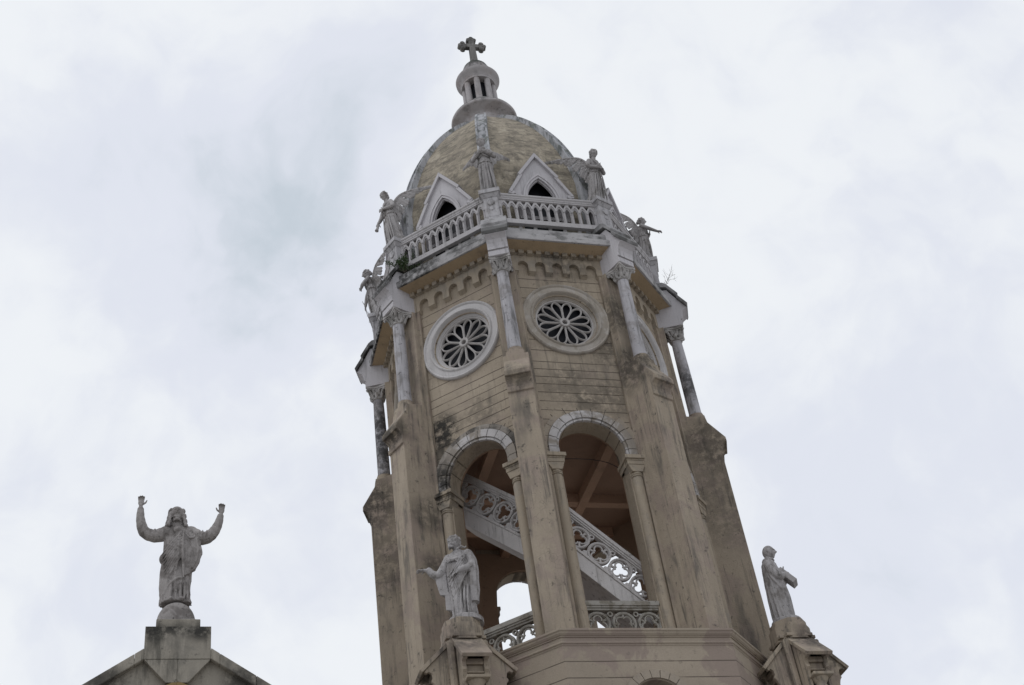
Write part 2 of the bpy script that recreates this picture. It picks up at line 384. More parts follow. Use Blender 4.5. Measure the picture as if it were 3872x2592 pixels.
M_CROSS = plaster('blackened_cross_stone', (0.20, 0.195, 0.19), streak=0.9, streak_lo=0.45, speck=0.7, streak_col=(0.05, 0.05, 0.05), leach=0.5)
M_INT = plaster('brown_interior_plaster', (0.30, 0.21, 0.155), streak=0.3, speck=0.3)
M_CEIL = plaster('pinkish_ceiling_boards', (0.33, 0.22, 0.165), streak=0.2, speck=0.2, streak_scale=(.5, 6, 1))
M_BEAM = plaster('painted_beam', (0.45, 0.30, 0.22), streak=0.3, speck=0.2)
M_STAIR = plaster('white_stair_paint', (0.52, 0.50, 0.50), drip=0.5, streak=0.4, speck=0.45, streak_col=(0.25, 0.22, 0.2))
M_VOUS = plaster('worn_voussoir_paint', (0.47, 0.455, 0.46), patch=(0.27, 0.24, 0.21), patch_amt=(0.44, 0.56), patch_scale=1.7, streak=0.55, streak_lo=0.5, speck=0.5,
                 stains=[(*fp(-.5, -1.0, 3.1, -2.2), .75, .9), (*fp(-.5, -.9, 3.1, -1.4), .35, .6)])
M_VOUS2 = plaster('blackened_outer_voussoir', (0.33, 0.30, 0.27), patch=(0.07, 0.065, 0.06), patch_amt=(0.40, 0.58), patch_scale=1.5, streak=0.7, streak_lo=0.45, speck=0.8)
M_VOUS3 = plaster('dusty_outer_voussoir', (0.325, 0.28, 0.23), streak=0.6, speck=0.5, patch=(0.3, 0.26, 0.22))
M_MORTAR = plaster('dark_joint', (0.06, 0.055, 0.05), streak=0.1, speck=0.1)
M_GABLE = plaster('facade_plaster', (0.31, 0.285, 0.245), drip=0.8, patch=(0.22, 0.205, 0.18), patch_amt=(0.48, 0.62), patch_scale=1.6, streak=0.85, streak_lo=0.50, streak_col=(0.07, 0.068, 0.06), speck=0.6, speck_scale=7,
                  stains=[(*fp(.5, -8.3, 3.67, -6.6), .35, .9), (*fp(.5, -7.6, 3.67, -6.6), .35, .9), (*fp(.5, -7.95, 3.67, -6.55), .3, .9), (*fp(.5, -9.0, 3.6, -7.6), .5, .7), (*fp(.5, -6.9, 3.6, -7.6), .5, .7)], crack=0.15)
M_OCHRE = plaster('ochre_moulding_paint', (0.26, 0.19, 0.09), streak=0.4, speck=0.3)
def plain(name, colr, rough=0.8, metal=0.0):
    m, n, b = mat_new(name)
    nz = n.nodes.new('ShaderNodeTexNoise'); nz.inputs['Scale'].default_value = 12; g = n.nodes.new('ShaderNodeNewGeometry'); n.links.new(g.outputs['Position'], nz.inputs['Vector'])
    x = n.nodes.new('ShaderNodeMix'); x.data_type = 'RGBA'; x.inputs[6].default_value = (*[q * .7 for q in colr], 1); x.inputs[7].default_value = (*[min(1, q * 1.3) for q in colr], 1)
    n.links.new(nz.outputs[0], x.inputs[0]); n.links.new(x.outputs[2], b.inputs['Base Color'])
    b.inputs['Roughness'].default_value = rough; b.inputs['Metallic'].default_value = metal
    return m
M_COPE = plaster('mossy_coping_stone', (0.33, 0.325, 0.335), patch=(0.12, 0.12, 0.12), patch_amt=(0.42, 0.60), patch_scale=1.3, streak=0.8, streak_lo=0.48, speck=0.7, stains=[(*fp(-1, 0, 3.8, 3.3), .8, .9), (*fp(-2, 0, 3.8, 3.3), .8, .8)])
M_STONE = plaster('mossy_parapet_stone', (0.33, 0.315, 0.29), streak=0.6, speck=0.7, patch=(0.22, 0.2, 0.17), patch_scale=3)
M_TRAC = plaster('white_tracery_paint', (0.50, 0.48, 0.475), streak=0.5, speck=0.5)
M_SHADE = plain('black_interior_shade', (0.012, 0.013, 0.018), 0.55)  # near-black colour stands in for shade inside windows, gablets and lantern
M_LEAF = plain('green_leaf', (0.045, 0.075, 0.03), 0.6)
M_TWIG = plain('dry_twig', (0.10, 0.085, 0.07), 0.9)
M_WIRE = plain('black_wire', (0.015, 0.015, 0.015), 0.6)
M_GROUND = plaster('paving', (0.36, 0.345, 0.325), streak=0.3, speck=0.3)
M_ROOF = plaster('clay_roof', (0.25, 0.13, 0.08), streak=0.3, speck=0.3)
# ------------------------------------------------------------ ground
g = MB(); g.box(-1500, 1500, -1500, 1500, -1.0, 0.0)
o = g.build('ground', M_GROUND); o['kind'] = 'structure'

# ------------------------------------------------------------ the bell tower
tower = thing('bell_tower', 'tall octagonal cream church bell tower with ribbed dome, rose windows and open arches', 'bell tower')
ZL = (0, 0, Z0)
def part(mb, name, mat, k=0.0, parent=None, **kw):
    return mb.build(name, mat, parent or tower, rot=az(k), loc=ZL, **kw)
ALL = range(1, 8)

# upper wall, one face at a time: an open arch below and a round window above
def wall_face():
    hl = 3.0 * TAN; w = MB()
    outer = [(-hl, -6.74)] + arch(.70, -2.30, -6.74, 28) + [(hl, -6.74), (hl, 3.0), (-hl, 3.0)]
    hole = [(.70 * math.cos(a), 1.15 + .70 * math.sin(a)) for a in [2 * PI * i / 40 for i in range(40)]]
    w.plate(outer, [hole], KF, 2.62, 3.0, back=lambda u, v: ((u if abs(u) < 1.1 else math.copysign(2.62 * TAN, u)), v))
    return w
wf = part(wall_face(), 'wall', M_WALL, .5)
copies(wf, ALL, [], .5)
# inner lining gives the belfry its brown inside
def lining():
    hl = 2.6 * TAN; w = MB()
    outer = [(-hl, -6.74)] + arch(.72, -2.30, -6.74, 20) + [(hl, -6.74), (hl, -1.16), (-hl, -1.16)]
    w.plate(outer, [], KF, 2.55, 2.612, back=lambda u, v: ((u if abs(u) < 1.0 else math.copysign(2.55 * TAN, u)), v))
    return w
ln = part(lining(), 'inner_wall', M_INT, .5)
copies(ln, ALL, [], .5)

# piers, corner pilasters, sloping caps
def rotp(f, a):
    ca, sa = math.cos(a), math.sin(a)
    def g_(u, v, d):
        x, y, z = f(u, v, d); return (x * ca - y * sa, x * sa + y * ca, z)
    return g_
def pier():
    w = MB()
    prof = [(2.9, -6.9), (3.93, -6.9), (3.93, -1.38), (3.965, -1.375), (3.97, -1.27), (3.95, -1.25), (3.955, -1.17), (3.99, -1.10), (4.05, -1.05), (4.095, -1.05), (4.09, -.93), (3.79, -.46), (3.765, -.30), (3.37, -.20), (3.37, 2.43), (2.9, 2.43)]
    w.prism(prof, lambda r, z, t: (t, -r, z), -.265, .265)
    hl = 3.085 * TAN
    for a, s in ((D22, -1), (-D22, 1)):
        f = rotp(KF, a); t0, t1 = sorted((s * .945, s * hl))
        w.prism([(t0, -6.74), (t1, -6.74), (t1, 2.98), (t0, 2.98)], f, 2.95, 3.085)
    return w
pr_ = part(pier(), 'pier', M_PIER, 0, bevel=.012)
copies(pr_, ALL, [])

# free-standing columns in front of the corners
def column():
    w = MB(); f = lambda x, y, h: (x, -3.6 + y, h)
    w.lathe([(.150, -.10), (.158, -.05), (.150, -.03), (.143, 0), (.141, .4), (.138, 1.0), (.130, 1.7), (.122, 2.08), (.122, 2.12)], 28, f)
    return w
def column_base():
    w = MB(); f = lambda x, y, h: (x, -3.6 + y, h)
    w.lathe([(.205, -.50), (.205, -.30), (.18, -.20), (.17, -.12), (.172, -.09), (.150, -.075)], 28, f)
    w.hexa([(-.215, -3.795, -.5), (.215, -3.795, -.5), (.215, -3.42, -.5), (-.215, -3.42, -.5), (-.175, -3.77, -.2), (.175, -3.77, -.2), (.175, -3.44, -.2), (-.175, -3.44, -.2)])
    return w
def capital():
    w = MB(); C0 = Vector((0, -3.6, 0))
    f = lambda x, y, h: (x, -3.6 + y, h)
    w.lathe([(.125, 2.08), (.148, 2.095), (.150, 2.12), (.135, 2.14), (.130, 2.15), (.135, 2.25), (.165, 2.33), (.17, 2.36)], 24, f)
    # concave-sided abacus
    pts = []
    for q in range(4):
        a0 = PI / 4 + q * PI / 2; a1 = a0 + PI / 2
        c0 = Vector((math.cos(a0), math.sin(a0))) * .335; c1 = Vector((math.cos(a1), math.sin(a1))) * .335
        for i in range(6):
            x = i / 6; pnt = c0.lerp(c1, x); pnt -= pnt.normalized() * .055 * math.sin(PI * x); pts.append((pnt.x, pnt.y))
    w.prism(pts, lambda u, v, d: (u, -3.6 + v, d), 2.365, 2.425)
    w.prism([(u * .92, v * .92) for u, v in pts], lambda u, v, d: (u, -3.6 + v, d), 2.33, 2.366)
    for i in range(8):
        a = 2 * PI * i / 8; d = Vector((math.cos(a), math.sin(a), 0))
        w.tube([C0 + d * .125 + Vector((0, 0, 2.13)), C0 + d * .155 + Vector((0, 0, 2.19)), C0 + d * .185 + Vector((0, 0, 2.235)), C0 + d * .20 + Vector((0, 0, 2.22))], [.045, .045, .035, .015], 6)
        a = 2 * PI * (i + .5) / 8; d = Vector((math.cos(a), math.sin(a), 0))
        w.tube([C0 + d * .13 + Vector((0, 0, 2.2)), C0 + d * .165 + Vector((0, 0, 2.28)), C0 + d * .20 + Vector((0, 0, 2.32)), C0 + d * .21 + Vector((0, 0, 2.295))], [.035, .035, .03, .012], 6)
    for q in range(4):
        a = PI / 4 + q * PI / 2; d = Vector((math.cos(a), math.sin(a), 0)); e_ = Vector((-d.y, d.x, 0))
        w.tube([C0 + d * .16 + Vector((0, 0, 2.22)), C0 + d * .21 + Vector((0, 0, 2.30)), C0 + d * .275 + Vector((0, 0, 2.345)), C0 + d * .305 + Vector((0, 0, 2.315)), C0 + d * .285 + Vector((0, 0, 2.285)), C0 + d * .262 + Vector((0, 0, 2.30))], [.03, .032, .03, .027, .022, .012], 7)
    return w
c0 = part(column(), 'column', M_COLUMN, 0, smooth=40)
b0 = part(column_base(), 'column_base', M_PIER, 0, smooth=40, parent=None); k0 = part(capital(), 'capital', M_CAP, 0, smooth=35)
for ob in (b0, k0):
    ob.parent = c0; ob.location = (0, 0, 0); ob.rotation_euler = (0, 0, 0)
copies(c0, ALL, [b0, k0])

# brackets over the columns with stepped sloping copings
def bracket():
    w = MB()
    prof = [(3.05, 2.432), (3.82, 2.432), (3.84, 2.44), (3.84, 2.575), (3.822, 2.58), (3.822, 2.60), (3.86, 2.605), (3.86, 2.67), (3.875, 2.76), (3.915, 2.845), (3.98, 2.895), (4.03, 2.92), (3.86, 3.20), (3.66, 3.56), (3.05, 3.60)]
    w.prism(prof, lambda r, z, t: (t, -r, z), -.222, .222)
    return w
def coping():
    w = MB()
    cp = [(3.25, 3.79), (3.60, 3.77), (3.685, 3.70), (3.900, 3.36), (3.888, 3.285), (4.065, 3.00), (4.03, 2.925), (3.835, 3.225), (3.85, 3.295), (3.65, 3.61), (3.25, 3.67)]
    w.prism(cp, lambda r, z, t: (t, -r, z), -.29, .29)
    return w
br = part(bracket(), 'bracket', M_CLEAN, 0, bevel=.006); cp_ = part(coping(), 'coping', M_COPE, 0, bevel=.008)
cp_.parent = br; cp_.location = (0, 0, 0); cp_.rotation_euler = (0, 0, 0)
copies(br, ALL, [cp_])

# arcaded corbel table and dentils under the eaves
def corbel():
    w = MB(); hl = 3.10 * TAN; cs = [-.79, -.395, 0, .395, .79]
    pts = [(-hl, 2.44)]
    for c_ in cs: pts += [(c_ - .115, 2.44)] + [(c_ + .115 * math.cos(PI - PI * i / 10), 2.62 + .115 * math.sin(PI * i / 10)) for i in range(11)] + [(c_ + .115, 2.44)]
    pts += [(hl, 2.44), (hl, 2.90), (-hl, 2.90)]
    # merge duplicate points
    q = [pts[0]]
    for a_ in pts[1:]:
        if abs(a_[0] - q[-1][0]) + abs(a_[1] - q[-1][1]) > 1e-5: q.append(a_)
    w.plate(q, [], KF, 2.95, 3.10)
    for i in range(6):                                   # bevelled block ends
        x0 = -1.02 if i == 0 else cs[i - 1] + .115; x1 = 1.02 if i == 5 else cs[i] - .115
        w.hexa([(x0, -2.99, 2.38), (x1, -2.99, 2.38), (x1, -2.96, 2.38), (x0, -2.96, 2.38), (x0, -3.096, 2.442), (x1, -3.096, 2.442), (x1, -2.96, 2.442), (x0, -2.96, 2.442)])
    return w
def dentils():
    w = MB(); hl = 3.12 * TAN
    w.prism([(-hl, 2.90), (hl, 2.90), (hl, 2.99), (-hl, 2.99)], KF, 2.95, 3.115)
    for i in range(11):
        c_ = (i - 5) * .204; w.box(c_ - .058, c_ + .058, -3.20, -3.10, 2.885, 2.985)
    return w
cb = part(corbel(), 'corbel_table', M_TRIM, .5); copies(cb, ALL, [], .5)
dn = part(dentils(), 'dentil_row', M_TRIM, .5); copies(dn, ALL, [], .5)
SQ = 1 / math.cos(D22)
def octring(mb, prof):                                    # profile given as apothem, height
    mb.ring([(r * SQ, h) for r, h in prof], 8, lambda x, y, h: (x, y, h), a0=PI / 2)
w = MB(); octring(w, [(2.9, 2.985), (3.18, 2.98), (3.46, 3.035), (3.46, 3.10), (2.9, 3.10)])
part(w, 'soffit', M_SOFF, 0)
w = MB(); octring(w, [(2.9, 3.09), (3.44, 3.075), (3.45, 3.03), (3.50, 3.03), (3.505, 3.17), (3.50, 3.20), (3.44, 3.21), (3.415, 3.24), (3.42, 3.40), (3.41, 3.44), (3.10, 3.47), (2.9, 3.48)])
part(w, 'cornice', M_EAVE, 0, bevel=.006)
w = MB(); w.lathe([(2.98 * SQ, 3.40), (2.98 * SQ, 3.50), (0, 3.50)], 8, a0=PI / 2)
part(w, 'upper_floor', M_INT, 0)

# rose windows
def rose_ring():
    w = MB(); f = lambda x, y, h: (x, -h, 1.15 + y)
    w.ring([(.985, 2.98), (.985, 3.035), (.975, 3.06), (.95, 3.075), (.925, 3.062), (.912, 3.04), (.90, 3.045), (.80, 3.05), (.79, 3.075), (.765, 3.085), (.745, 3.07), (.735, 3.04), (.715, 2.99), (.675, 2.93), (.655, 2.93), (.65, 2.80), (.72, 2.80), (.72, 2.98)], 72, f)
    return w
def tracery():
    w = MB(); f = lambda x, y, h: (x, -h, 1.15 + y)
    w.ring([(.66, 2.84), (.66, 2.91), (.625, 2.915), (.615, 2.90), (.615, 2.84)], 64, f)
    w.ring([(.115, 2.83), (.115, 2.93), (.095, 2.945), (.062, 2.93), (.058, 2.83)], 24, f)
    for i in range(12):
        a = 2 * PI * (i + .5) / 12
        pts = []
        R_, cc = .126, .478
        half = [(.10, .024), (.19, .046), (.28, .070), (.35, .088), (.41, .099), (.46, .101), (.505, .093), (.545, .074), (.58, .045), (.60, .018)]
        pts = [(x, -y) for x, y in half] + half[::-1]
        ca, sa = math.cos(a), math.sin(a)
        P_ = [(x * ca - y * sa, -2.875, 1.15 + x * sa + y * ca) for x, y in pts]
        # bars with a square section: two stacked tubes
        w.tube(P_, .0185, 4, caps=True)
        w.tube([(x, y - .02, z) for x, y, z in P_], .014, 4)
        w.tube([(x, y + .02, z) for x, y, z in P_], .015, 4)
    return w
rr = part(rose_ring(), 'rose_window', M_RING2, .5, smooth=50)
trc = part(tracery(), 'tracery', M_TRAC, .5, smooth=50)
pn = MB(); pn.lathe([(.70, 0), (.70, .02)], 40, lambda x, y, h: (x, -2.74 - h, 1.15 + y)); shade_disc = part(pn, 'rose_shade_disc', M_SHADE, .5)  # added black disc, paints the dark room behind the tracery
for ob in (trc, shade_disc): ob.parent = rr; ob.location = (0, 0, 0); ob.rotation_euler = (0, 0, 0)
for k in ALL:
    c = rr.copy(); col.objects.link(c); c.rotation_euler = (0, 0, az(k + .5))
    if k in (7, 5, 1):
        c.data = rr.data.copy(); c.data.materials[0] = M_RING; c['label'] = 'rose window with a freshly whitened ring'
    for ch in (trc, shade_disc):
        d = ch.copy(); col.objects.link(d); d.parent = c

# belfry arches
def sector(mb, r0, r1, a0, a1, d0, d1, zs=-2.30, n=3):
    pts = [(r1 * math.cos(lerp(a0, a1, i / n)), zs + r1 * math.sin(lerp(a0, a1, i / n))) for i in range(n + 1)]
    pts += [(r0 * math.cos(lerp(a1, a0, i / n)), zs + r0 * math.sin(lerp(a1, a0, i / n))) for i in range(n + 1)]
    mb.prism(pts, KF, d0, d1)
def vouss(r0, r1, d1, nseg, zs=-2.30, foot=-2.475, off=0.0, skip=(), sides=(-1, 1), d0=2.985):
    w = MB(); gap = .013
    for i in range(nseg):
        if i in skip: continue
        a0 = PI * i / nseg; a1 = PI * (i + 1) / nseg; g_ = gap / ((r0 + r1) * .5) * .5
        sector(w, r0, r1, a0 + g_, a1 - g_, d0, d1 + random.uniform(-.003, .003), zs)
    if foot is not None:
        for s in sides:
            x0, x1 = sorted((s * r0, s * r1)); w.prism([(x0, foot), (x1, foot), (x1, zs - .006), (x0, zs - .006)], KF, d0, d1)
    return w
ar = part(vouss(.755, .925, 3.10, 11), 'archivolt', M_VOUS, .5, bevel=.006)
ai = part(vouss(.700, .748, 3.065, 11), 'inner_roll', M_VOUS, .5); ao = part(vouss(.931, 1.05, 3.07, 11, skip=range(3, 11), sides=(1,)), 'outer_band', M_VOUS3, .5); ap_ = part(vouss(.931, 1.05, 3.07, 11, skip=range(0, 8), sides=(-1,)), 'outer_band', M_VOUS3, .5)
jm = MB(); jm.plate([(.94 * math.cos(PI - PI * i / 30), -2.30 + .94 * math.sin(PI * i / 30)) for i in range(31)] + [(.712 * math.cos(PI * i / 30), -2.30 + .712 * math.sin(PI * i / 30)) for i in range(31)], [], KF, 2.95, 3.035)
for i in range(3, 9):
    a = PI * i / 11; d_ = .13 if i in (5, 6) else .20
    p0 = (.93 * math.cos(a), -2.30 + .93 * math.sin(a)); p1 = ((.93 + d_) * math.cos(a), -2.30 + (.93 + d_) * math.sin(a)); nx, nz_ = -math.sin(a) * .006, math.cos(a) * .006
    jm.prism([(p0[0] - nx, p0[1] - nz_), (p1[0] - nx, p1[1] - nz_), (p1[0] + nx, p1[1] + nz_), (p0[0] + nx, p0[1] + nz_)], KF, 2.98, 3.003)
jo = part(jm, 'joint', M_MORTAR, .5)
for ob in (ai, ao, ap_, jo): ob.parent = ar; ob.location = (0, 0, 0); ob.rotation_euler = (0, 0, 0)
for k in ALL:
    c = ar.copy(); col.objects.link(c); c.rotation_euler = (0, 0, az(k + .5))
    for ch in (ai, ao, ap_, jo):
        if ch is ap_ and k == 7: continue
        d = ch.copy(); col.objects.link(d); d.parent = c
        if ch is ao and k == 7:
            d.data = vouss(.931, 1.05, 3.07, 11).mesh('outer_band'); d.data.materials.append(M_VOUS2)
def colonnette(s):
    w = MB(); f = lambda x, y, h: (s * .835 + x, -3.0 + y, h)
    w.lathe([(.112, -6.74), (.112, -3.0), (.106, -2.96), (.125, -2.955), (.13, -2.935), (.108, -2.92), (.122, -2.905), (.122, -2.885), (.108, -2.88), (.11, -2.85)], 20, f)
    return w
def col_cap(s):
    w = MB(); x0, x1 = sorted((s * .60, s * 1.06))
    def bx(a, b, c_, z0, z1):
        lo, hi = sorted((s * a, s * b)); w.box(lo, hi, -c_, -2.64, z0, z1)
    bx(.615, 1.06, 3.165, -2.565, -2.478); bx(.645, 1.04, 3.135, -2.60, -2.565); bx(.655, 1.03, 3.125, -2.69, -2.60)
    lo = [(s * (.835 - .11), -3.12), (s * (.835 + .11), -3.12), (s * (.835 + .11), -2.9), (s * (.835 - .11), -2.9)]
    hi = [(s * .665, -3.115), (s * 1.02, -3.115), (s * 1.02, -2.80), (s * .665, -2.80)]
    if s < 0: lo = [lo[1], lo[0], lo[3], lo[2]]; hi = [hi[1], hi[0], hi[3], hi[2]]
    w.hexa([(x, y, -2.86) for x, y in lo] + [(x, y, -2.69) for x, y in hi])
    # soffit side of the jamb
    a_, b_ = sorted((s * .64, s * .72)); w.box(a_, b_, -2.98, -2.66, -2.69, -2.565)
    return w
for s in (-1, 1):
    cc = part(colonnette(s), 'colonnette', M_TRIM, .5, smooth=40); ck = part(col_cap(s), 'colonnette_capital', M_TRIM, .5, bevel=.006)
    ck.parent = cc; ck.location = (0, 0, 0); ck.rotation_euler = (0, 0, 0)
    copies(cc, ALL, [ck], .5)

# pierced parapets between the piers of the belfry
def foil_panel(mb, cx, cz, R, d0, d1, lobes=3, rot=PI / 2, f=KF):
    F = lambda x, y, h: f(cx + x, cz + y, h)
    mb.ring([(R, d0), (R, d1), (R * .93, d1 + .012), (R * .82, d1), (R * .80, d0 + .01)], 30, F)
    mb.ring([(R * .84, d0), (R * .84, d1 - .02), (R * .78, d1 - .02), (R * .78, d0)], 26, F)
    m = (d0 + d1) / 2; rl = R * .33; dist = R * .40
    for i in range(lobes):
        a = rot + 2 * PI * i / lobes; pts = []
        for j in range(-9, 10):
            ph = a + j / 9 * rad(122 if lobes == 3 else 108)
            pts.append(F(dist * math.cos(a) + rl * math.cos(ph), dist * math.sin(a) + rl * math.sin(ph), m))
        mb.tube(pts, R * .082, 5)
    for i in range(lobes):                               # cusps tie the lobes to the ring
        a = rot + 2 * PI * (i + .5) / lobes
        mb.tube([F(R * .40 * math.cos(a), R * .40 * math.sin(a), m), F(R * .82 * math.cos(a), R * .82 * math.sin(a), m)], [R * .09, R * .13], 5)
def parapet():
    w = MB(); y0, y1 = 2.86, 2.94
    for (z0, z1, e_) in ((-5.79, -5.70, .07), (-5.83, -5.79, .05), (-5.87, -5.83, .025)): w.box(-.73, .73, -y1 - e_, -y0 + e_, z0, z1)
    w.box(-.73, .73, -y1 - .02, -y0 + .02, -6.74, -6.45)
    for c_ in (-.50, 0, .50):
        foil_panel(w, c_, -6.125, .235, y0, y1, 4 if c_ == 0 else 3, PI / 2 if c_ else PI / 4)
    for c_ in (-.25, .25, -.75, .75):
        for zz in (-5.935,):
            F = lambda x, y, h: KF(c_ + x, zz + y, h)
            w.ring([(.055, y0 + .01), (.055, y1 - .005), (.03, y1 - .005), (.03, y0 + .01)], 14, F)
        w.prism([(c_ - .02, -6.36), (c_ + .02, -6.36), (c_, -6.15)], KF, y0 + .02, y1 - .02)
        w.prism([(c_ - .09, -6.46), (c_ + .09, -6.46), (c_ + .03, -6.30), (c_ - .03, -6.30)], KF, y0 + .02, y1 - .02)
    return w
pp = part(parapet(), 'parapet', M_STONE, .5, smooth=35); copies(pp, ALL, [], .5)

# balcony balustrade round the dome foot
def balustrade():
    w = MB(); n = 12; sp = .189; h0 = -n * sp / 2
    outer = [(-1.16, 3.77), (1.16, 3.77), (1.16, 4.50), (-1.16, 4.50)]
    holes = []; holes2 = []
    for i in range(n):
        c_ = h0 + sp * (i + .5)
        holes.append(lancet(.072, 4.27, .155, 5, c_, 3.895))
        holes2.append(lancet(.056, 4.25, .13, 5, c_, 3.90))
        if i:
            x = h0 + sp * i; holes.append([(x - .062, 4.487), (x, 4.355), (x + .062, 4.487)])
            holes2.append([(x - .062, 4.487), (x, 4.355), (x + .062, 4.487)])
    fl = lambda l: l if sum((l[i][0] * l[(i + 1) % len(l)][1] - l[(i + 1) % len(l)][0] * l[i][1]) for i in range(len(l))) < 0 else l[::-1]
    w.plate(outer, [fl(h) for h in holes], KF, 3.165, 3.235)
    w.plate([(-1.155, 3.79), (1.155, 3.79), (1.155, 4.495), (-1.155, 4.495)], [fl(h) for h in holes2], KF, 3.185, 3.215)
    for i in range(n + 1):                               # little shafts on the mullions
        x = h0 + sp * i
        w.tube([(x, -3.236, 3.90), (x, -3.236, 4.22), (x, -3.242, 4.235), (x, -3.242, 4.25)], [.013, .013, .024, .024], 6)
        w.ball((x, -3.245, 4.245), .024, 8, 6)
    w.box(-1.17, 1.17, -3.25, -3.15, 3.765, 3.895)
    return w
def handrail():
    w = MB()
    hl = 1.19
    pr2 = [(3.14, 4.50), (3.26, 4.50), (3.26, 4.535), (3.275, 4.55), (3.275, 4.585), (3.30, 4.61), (3.30, 4.655), (3.27, 4.67), (3.13, 4.67), (3.10, 4.655), (3.10, 4.61), (3.125, 4.585), (3.125, 4.55), (3.14, 4.535)]
    w.prism(pr2, lambda r, z, t: (t, -r, z), -hl, hl)
    return w
def curb():
    w = MB(); w.prism([(-1.2, 3.46), (1.2, 3.46), (1.2, 3.70), (-1.2, 3.70)], KF, 3.06, 3.14)
    for i in range(7):
        x = -1.05 + i * .35; w.box(x - .04, x + .04, -3.15, -3.11, 3.45, 3.77)
    return w
bs = part(balustrade(), 'balustrade', M_BAL, .5); hr_ = part(handrail(), 'handrail', M_BAL, .5, bevel=.004); cu = part(curb(), 'curb', M_EAVE, .5)
for ob in (hr_, cu): ob.parent = bs; ob.location = (0, 0, 0); ob.rotation_euler = (0, 0, 0)
copies(bs, ALL, [hr_, cu], .5)
def pedestal():
    w = MB(); cy = -3.405
    def sq(a, b, z0, z1):
        w.hexa([(-a, cy - a, z0), (a, cy - a, z0), (a, cy + a, z0), (-a, cy + a, z0), (-b, cy - b, z1), (b, cy - b, z1), (b, cy + b, z1), (-b, cy + b, z1)])
    sq(.205, .205, 3.70, 3.83); sq(.205, .17, 3.831, 3.87); sq(.163, .163, 3.86, 4.47); sq(.166, .225, 4.471, 4.57); sq(.245, .245, 4.571, 4.69)
    w.lathe([(.085, 0), (.085, .02), (.07, .03), (0, .03)], 20, lambda x, y, h: (x, cy - .162 - h, 4.30 + y))
    w.lathe([(.06, 0), (.06, .012), (0, .012)], 16, lambda x, y, h: (x, cy - .162 - h, 4.12 + y))
    return w
pd = part(pedestal(), 'statue_pedestal', M_WHITE, 0, bevel=.006); copies(pd, ALL, [])

# dome
def DR(z):
    u = min(1, max(0, (z - 4.4) / 6.633)); return min(3.10, 3.201 * (1 - u ** 2.0155) ** (1 / 1.2646))
def dome_panel():
    w = MB(); nz, nt_ = 150, 44; zs = [3.5 + (10.62 - 3.5) * i / nz for i in range(nz + 1)]
    idx = {}
    for i, z in enumerate(zs):
        ap = (DR(z) - .05) * math.cos(D22); hl = ap * TAN
        for j in range(nt_ + 1):
            t = lerp(-hl, hl, j / nt_); idx[i, j] = len(w.v)
            w.v.append((t, -(ap + .0), z))
    for i in range(nz):
        for j in range(nt_):
            q = (idx[i, j], idx[i, j + 1], idx[i + 1, j + 1], idx[i + 1, j])
            ct = sum(w.v[a][0] for a in q) / 4; cz = zs[i]
            if abs(ct) < .50 and cz < 5.80 - abs(ct) * .9 and cz > 3.6: continue
            w.f.append(q)
    return w
dp = part(dome_panel(), 'dome', M_DOME, .5, smooth=60); copies(dp, ALL, [], .5)
def dome_rib():
    w = MB(); zs = [3.5 + (10.6 - 3.5) * i / 70 for i in range(71)]
    cs = [(-.155, -.16), (-.15, .035), (-.10, .045), (-.095, .005), (.095, .005), (.10, .045), (.15, .035), (.155, -.16)]
    n = len(cs)
    for z in zs:
        s = min(1.0, .35 + DR(z) / 2.4)
        dz = .01; sl = (DR(z + dz) - DR(z)) / dz; nrm = Vector((1, -sl)).normalized()
        for t, d in cs: w.v.append((t * s, -(DR(z) + d * nrm.x), z + d * nrm.y * .6))
    for i in range(len(zs) - 1):
        for j in range(n - 1): w.f.append((i * n + j, i * n + j + 1, (i + 1) * n + j + 1, (i + 1) * n + j))
    w.f.append(tuple(range(n))); w.f.append(tuple((len(zs) - 1) * n + j for j in reversed(range(n))))
    return w
db = part(dome_rib(), 'dome_rib', M_RIB, 0, smooth=30); copies(db, ALL, [])
def gablet():
    w = MB(); hole = lancet(.365, 4.80, .77, 9, 0, 4.3)
    body = [(-.60, 4.20), (.60, 4.20), (.60, 4.96), (.70, 4.98), (.70, 5.03), (.44, 5.62), (0, 6.30), (-.44, 5.62), (-.70, 5.03), (-.70, 4.98), (-.60, 4.96)]
    w.plate(body, [hole[::-1]], KF, 2.90, 3.00)
    o1 = lancet(.43, 4.80, .84, 9, 0, 4.3); o2 = lancet(.36, 4.80, .76, 9, 0, 4.3)
    w.plate(o1 + o2[::-1], [], KF, 2.9, 3.04)
    w.plate(lancet(.46, 4.80, .885, 9, 0, 4.3) + lancet(.425, 4.80, .83, 9, 0, 4.3)[::-1], [], KF, 2.9, 3.06)
    w.plate(lancet(.37, 4.80, .775, 9, 0, 4.3) + lancet(.335, 4.80, .72, 9, 0, 4.3)[::-1], [], KF, 2.93, 2.985)
    return w
def gab_coping():
    w = MB()
    for s in (-1, 1):
        up = [(0, 6.41), (s * .505, 5.64), (s * .45, 5.57), (0, 6.26)]
        lo = [(s * .455, 5.66), (s * .80, 5.02), (s * .725, 4.985), (s * .39, 5.60)]
        w.prism(up if s > 0 else up[::-1], KF, 2.45, 3.075); w.prism(lo if s > 0 else lo[::-1], KF, 2.45, 3.062)
        foot = [(s * .80, 5.02), (s * .80, 4.96), (s * .70, 4.93), (s * .62, 4.97), (s * .66, 5.05)]
        w.prism(foot if s > 0 else foot[::-1], KF, 2.60, 3.05)
    return w
gp = MB(); gp.box(-.5, .5, -2.70, -2.66, 4.0, 5.7); gq = part(gp, 'added_shade_pane', M_SHADE, .5)  # dark pane added behind the opening so the lit dome inside looks black
gb = part(gablet(), 'gablet', M_CLEAN, .5); gc = part(gab_coping(), 'gablet_coping', M_CLEAN, .5, bevel=.006)
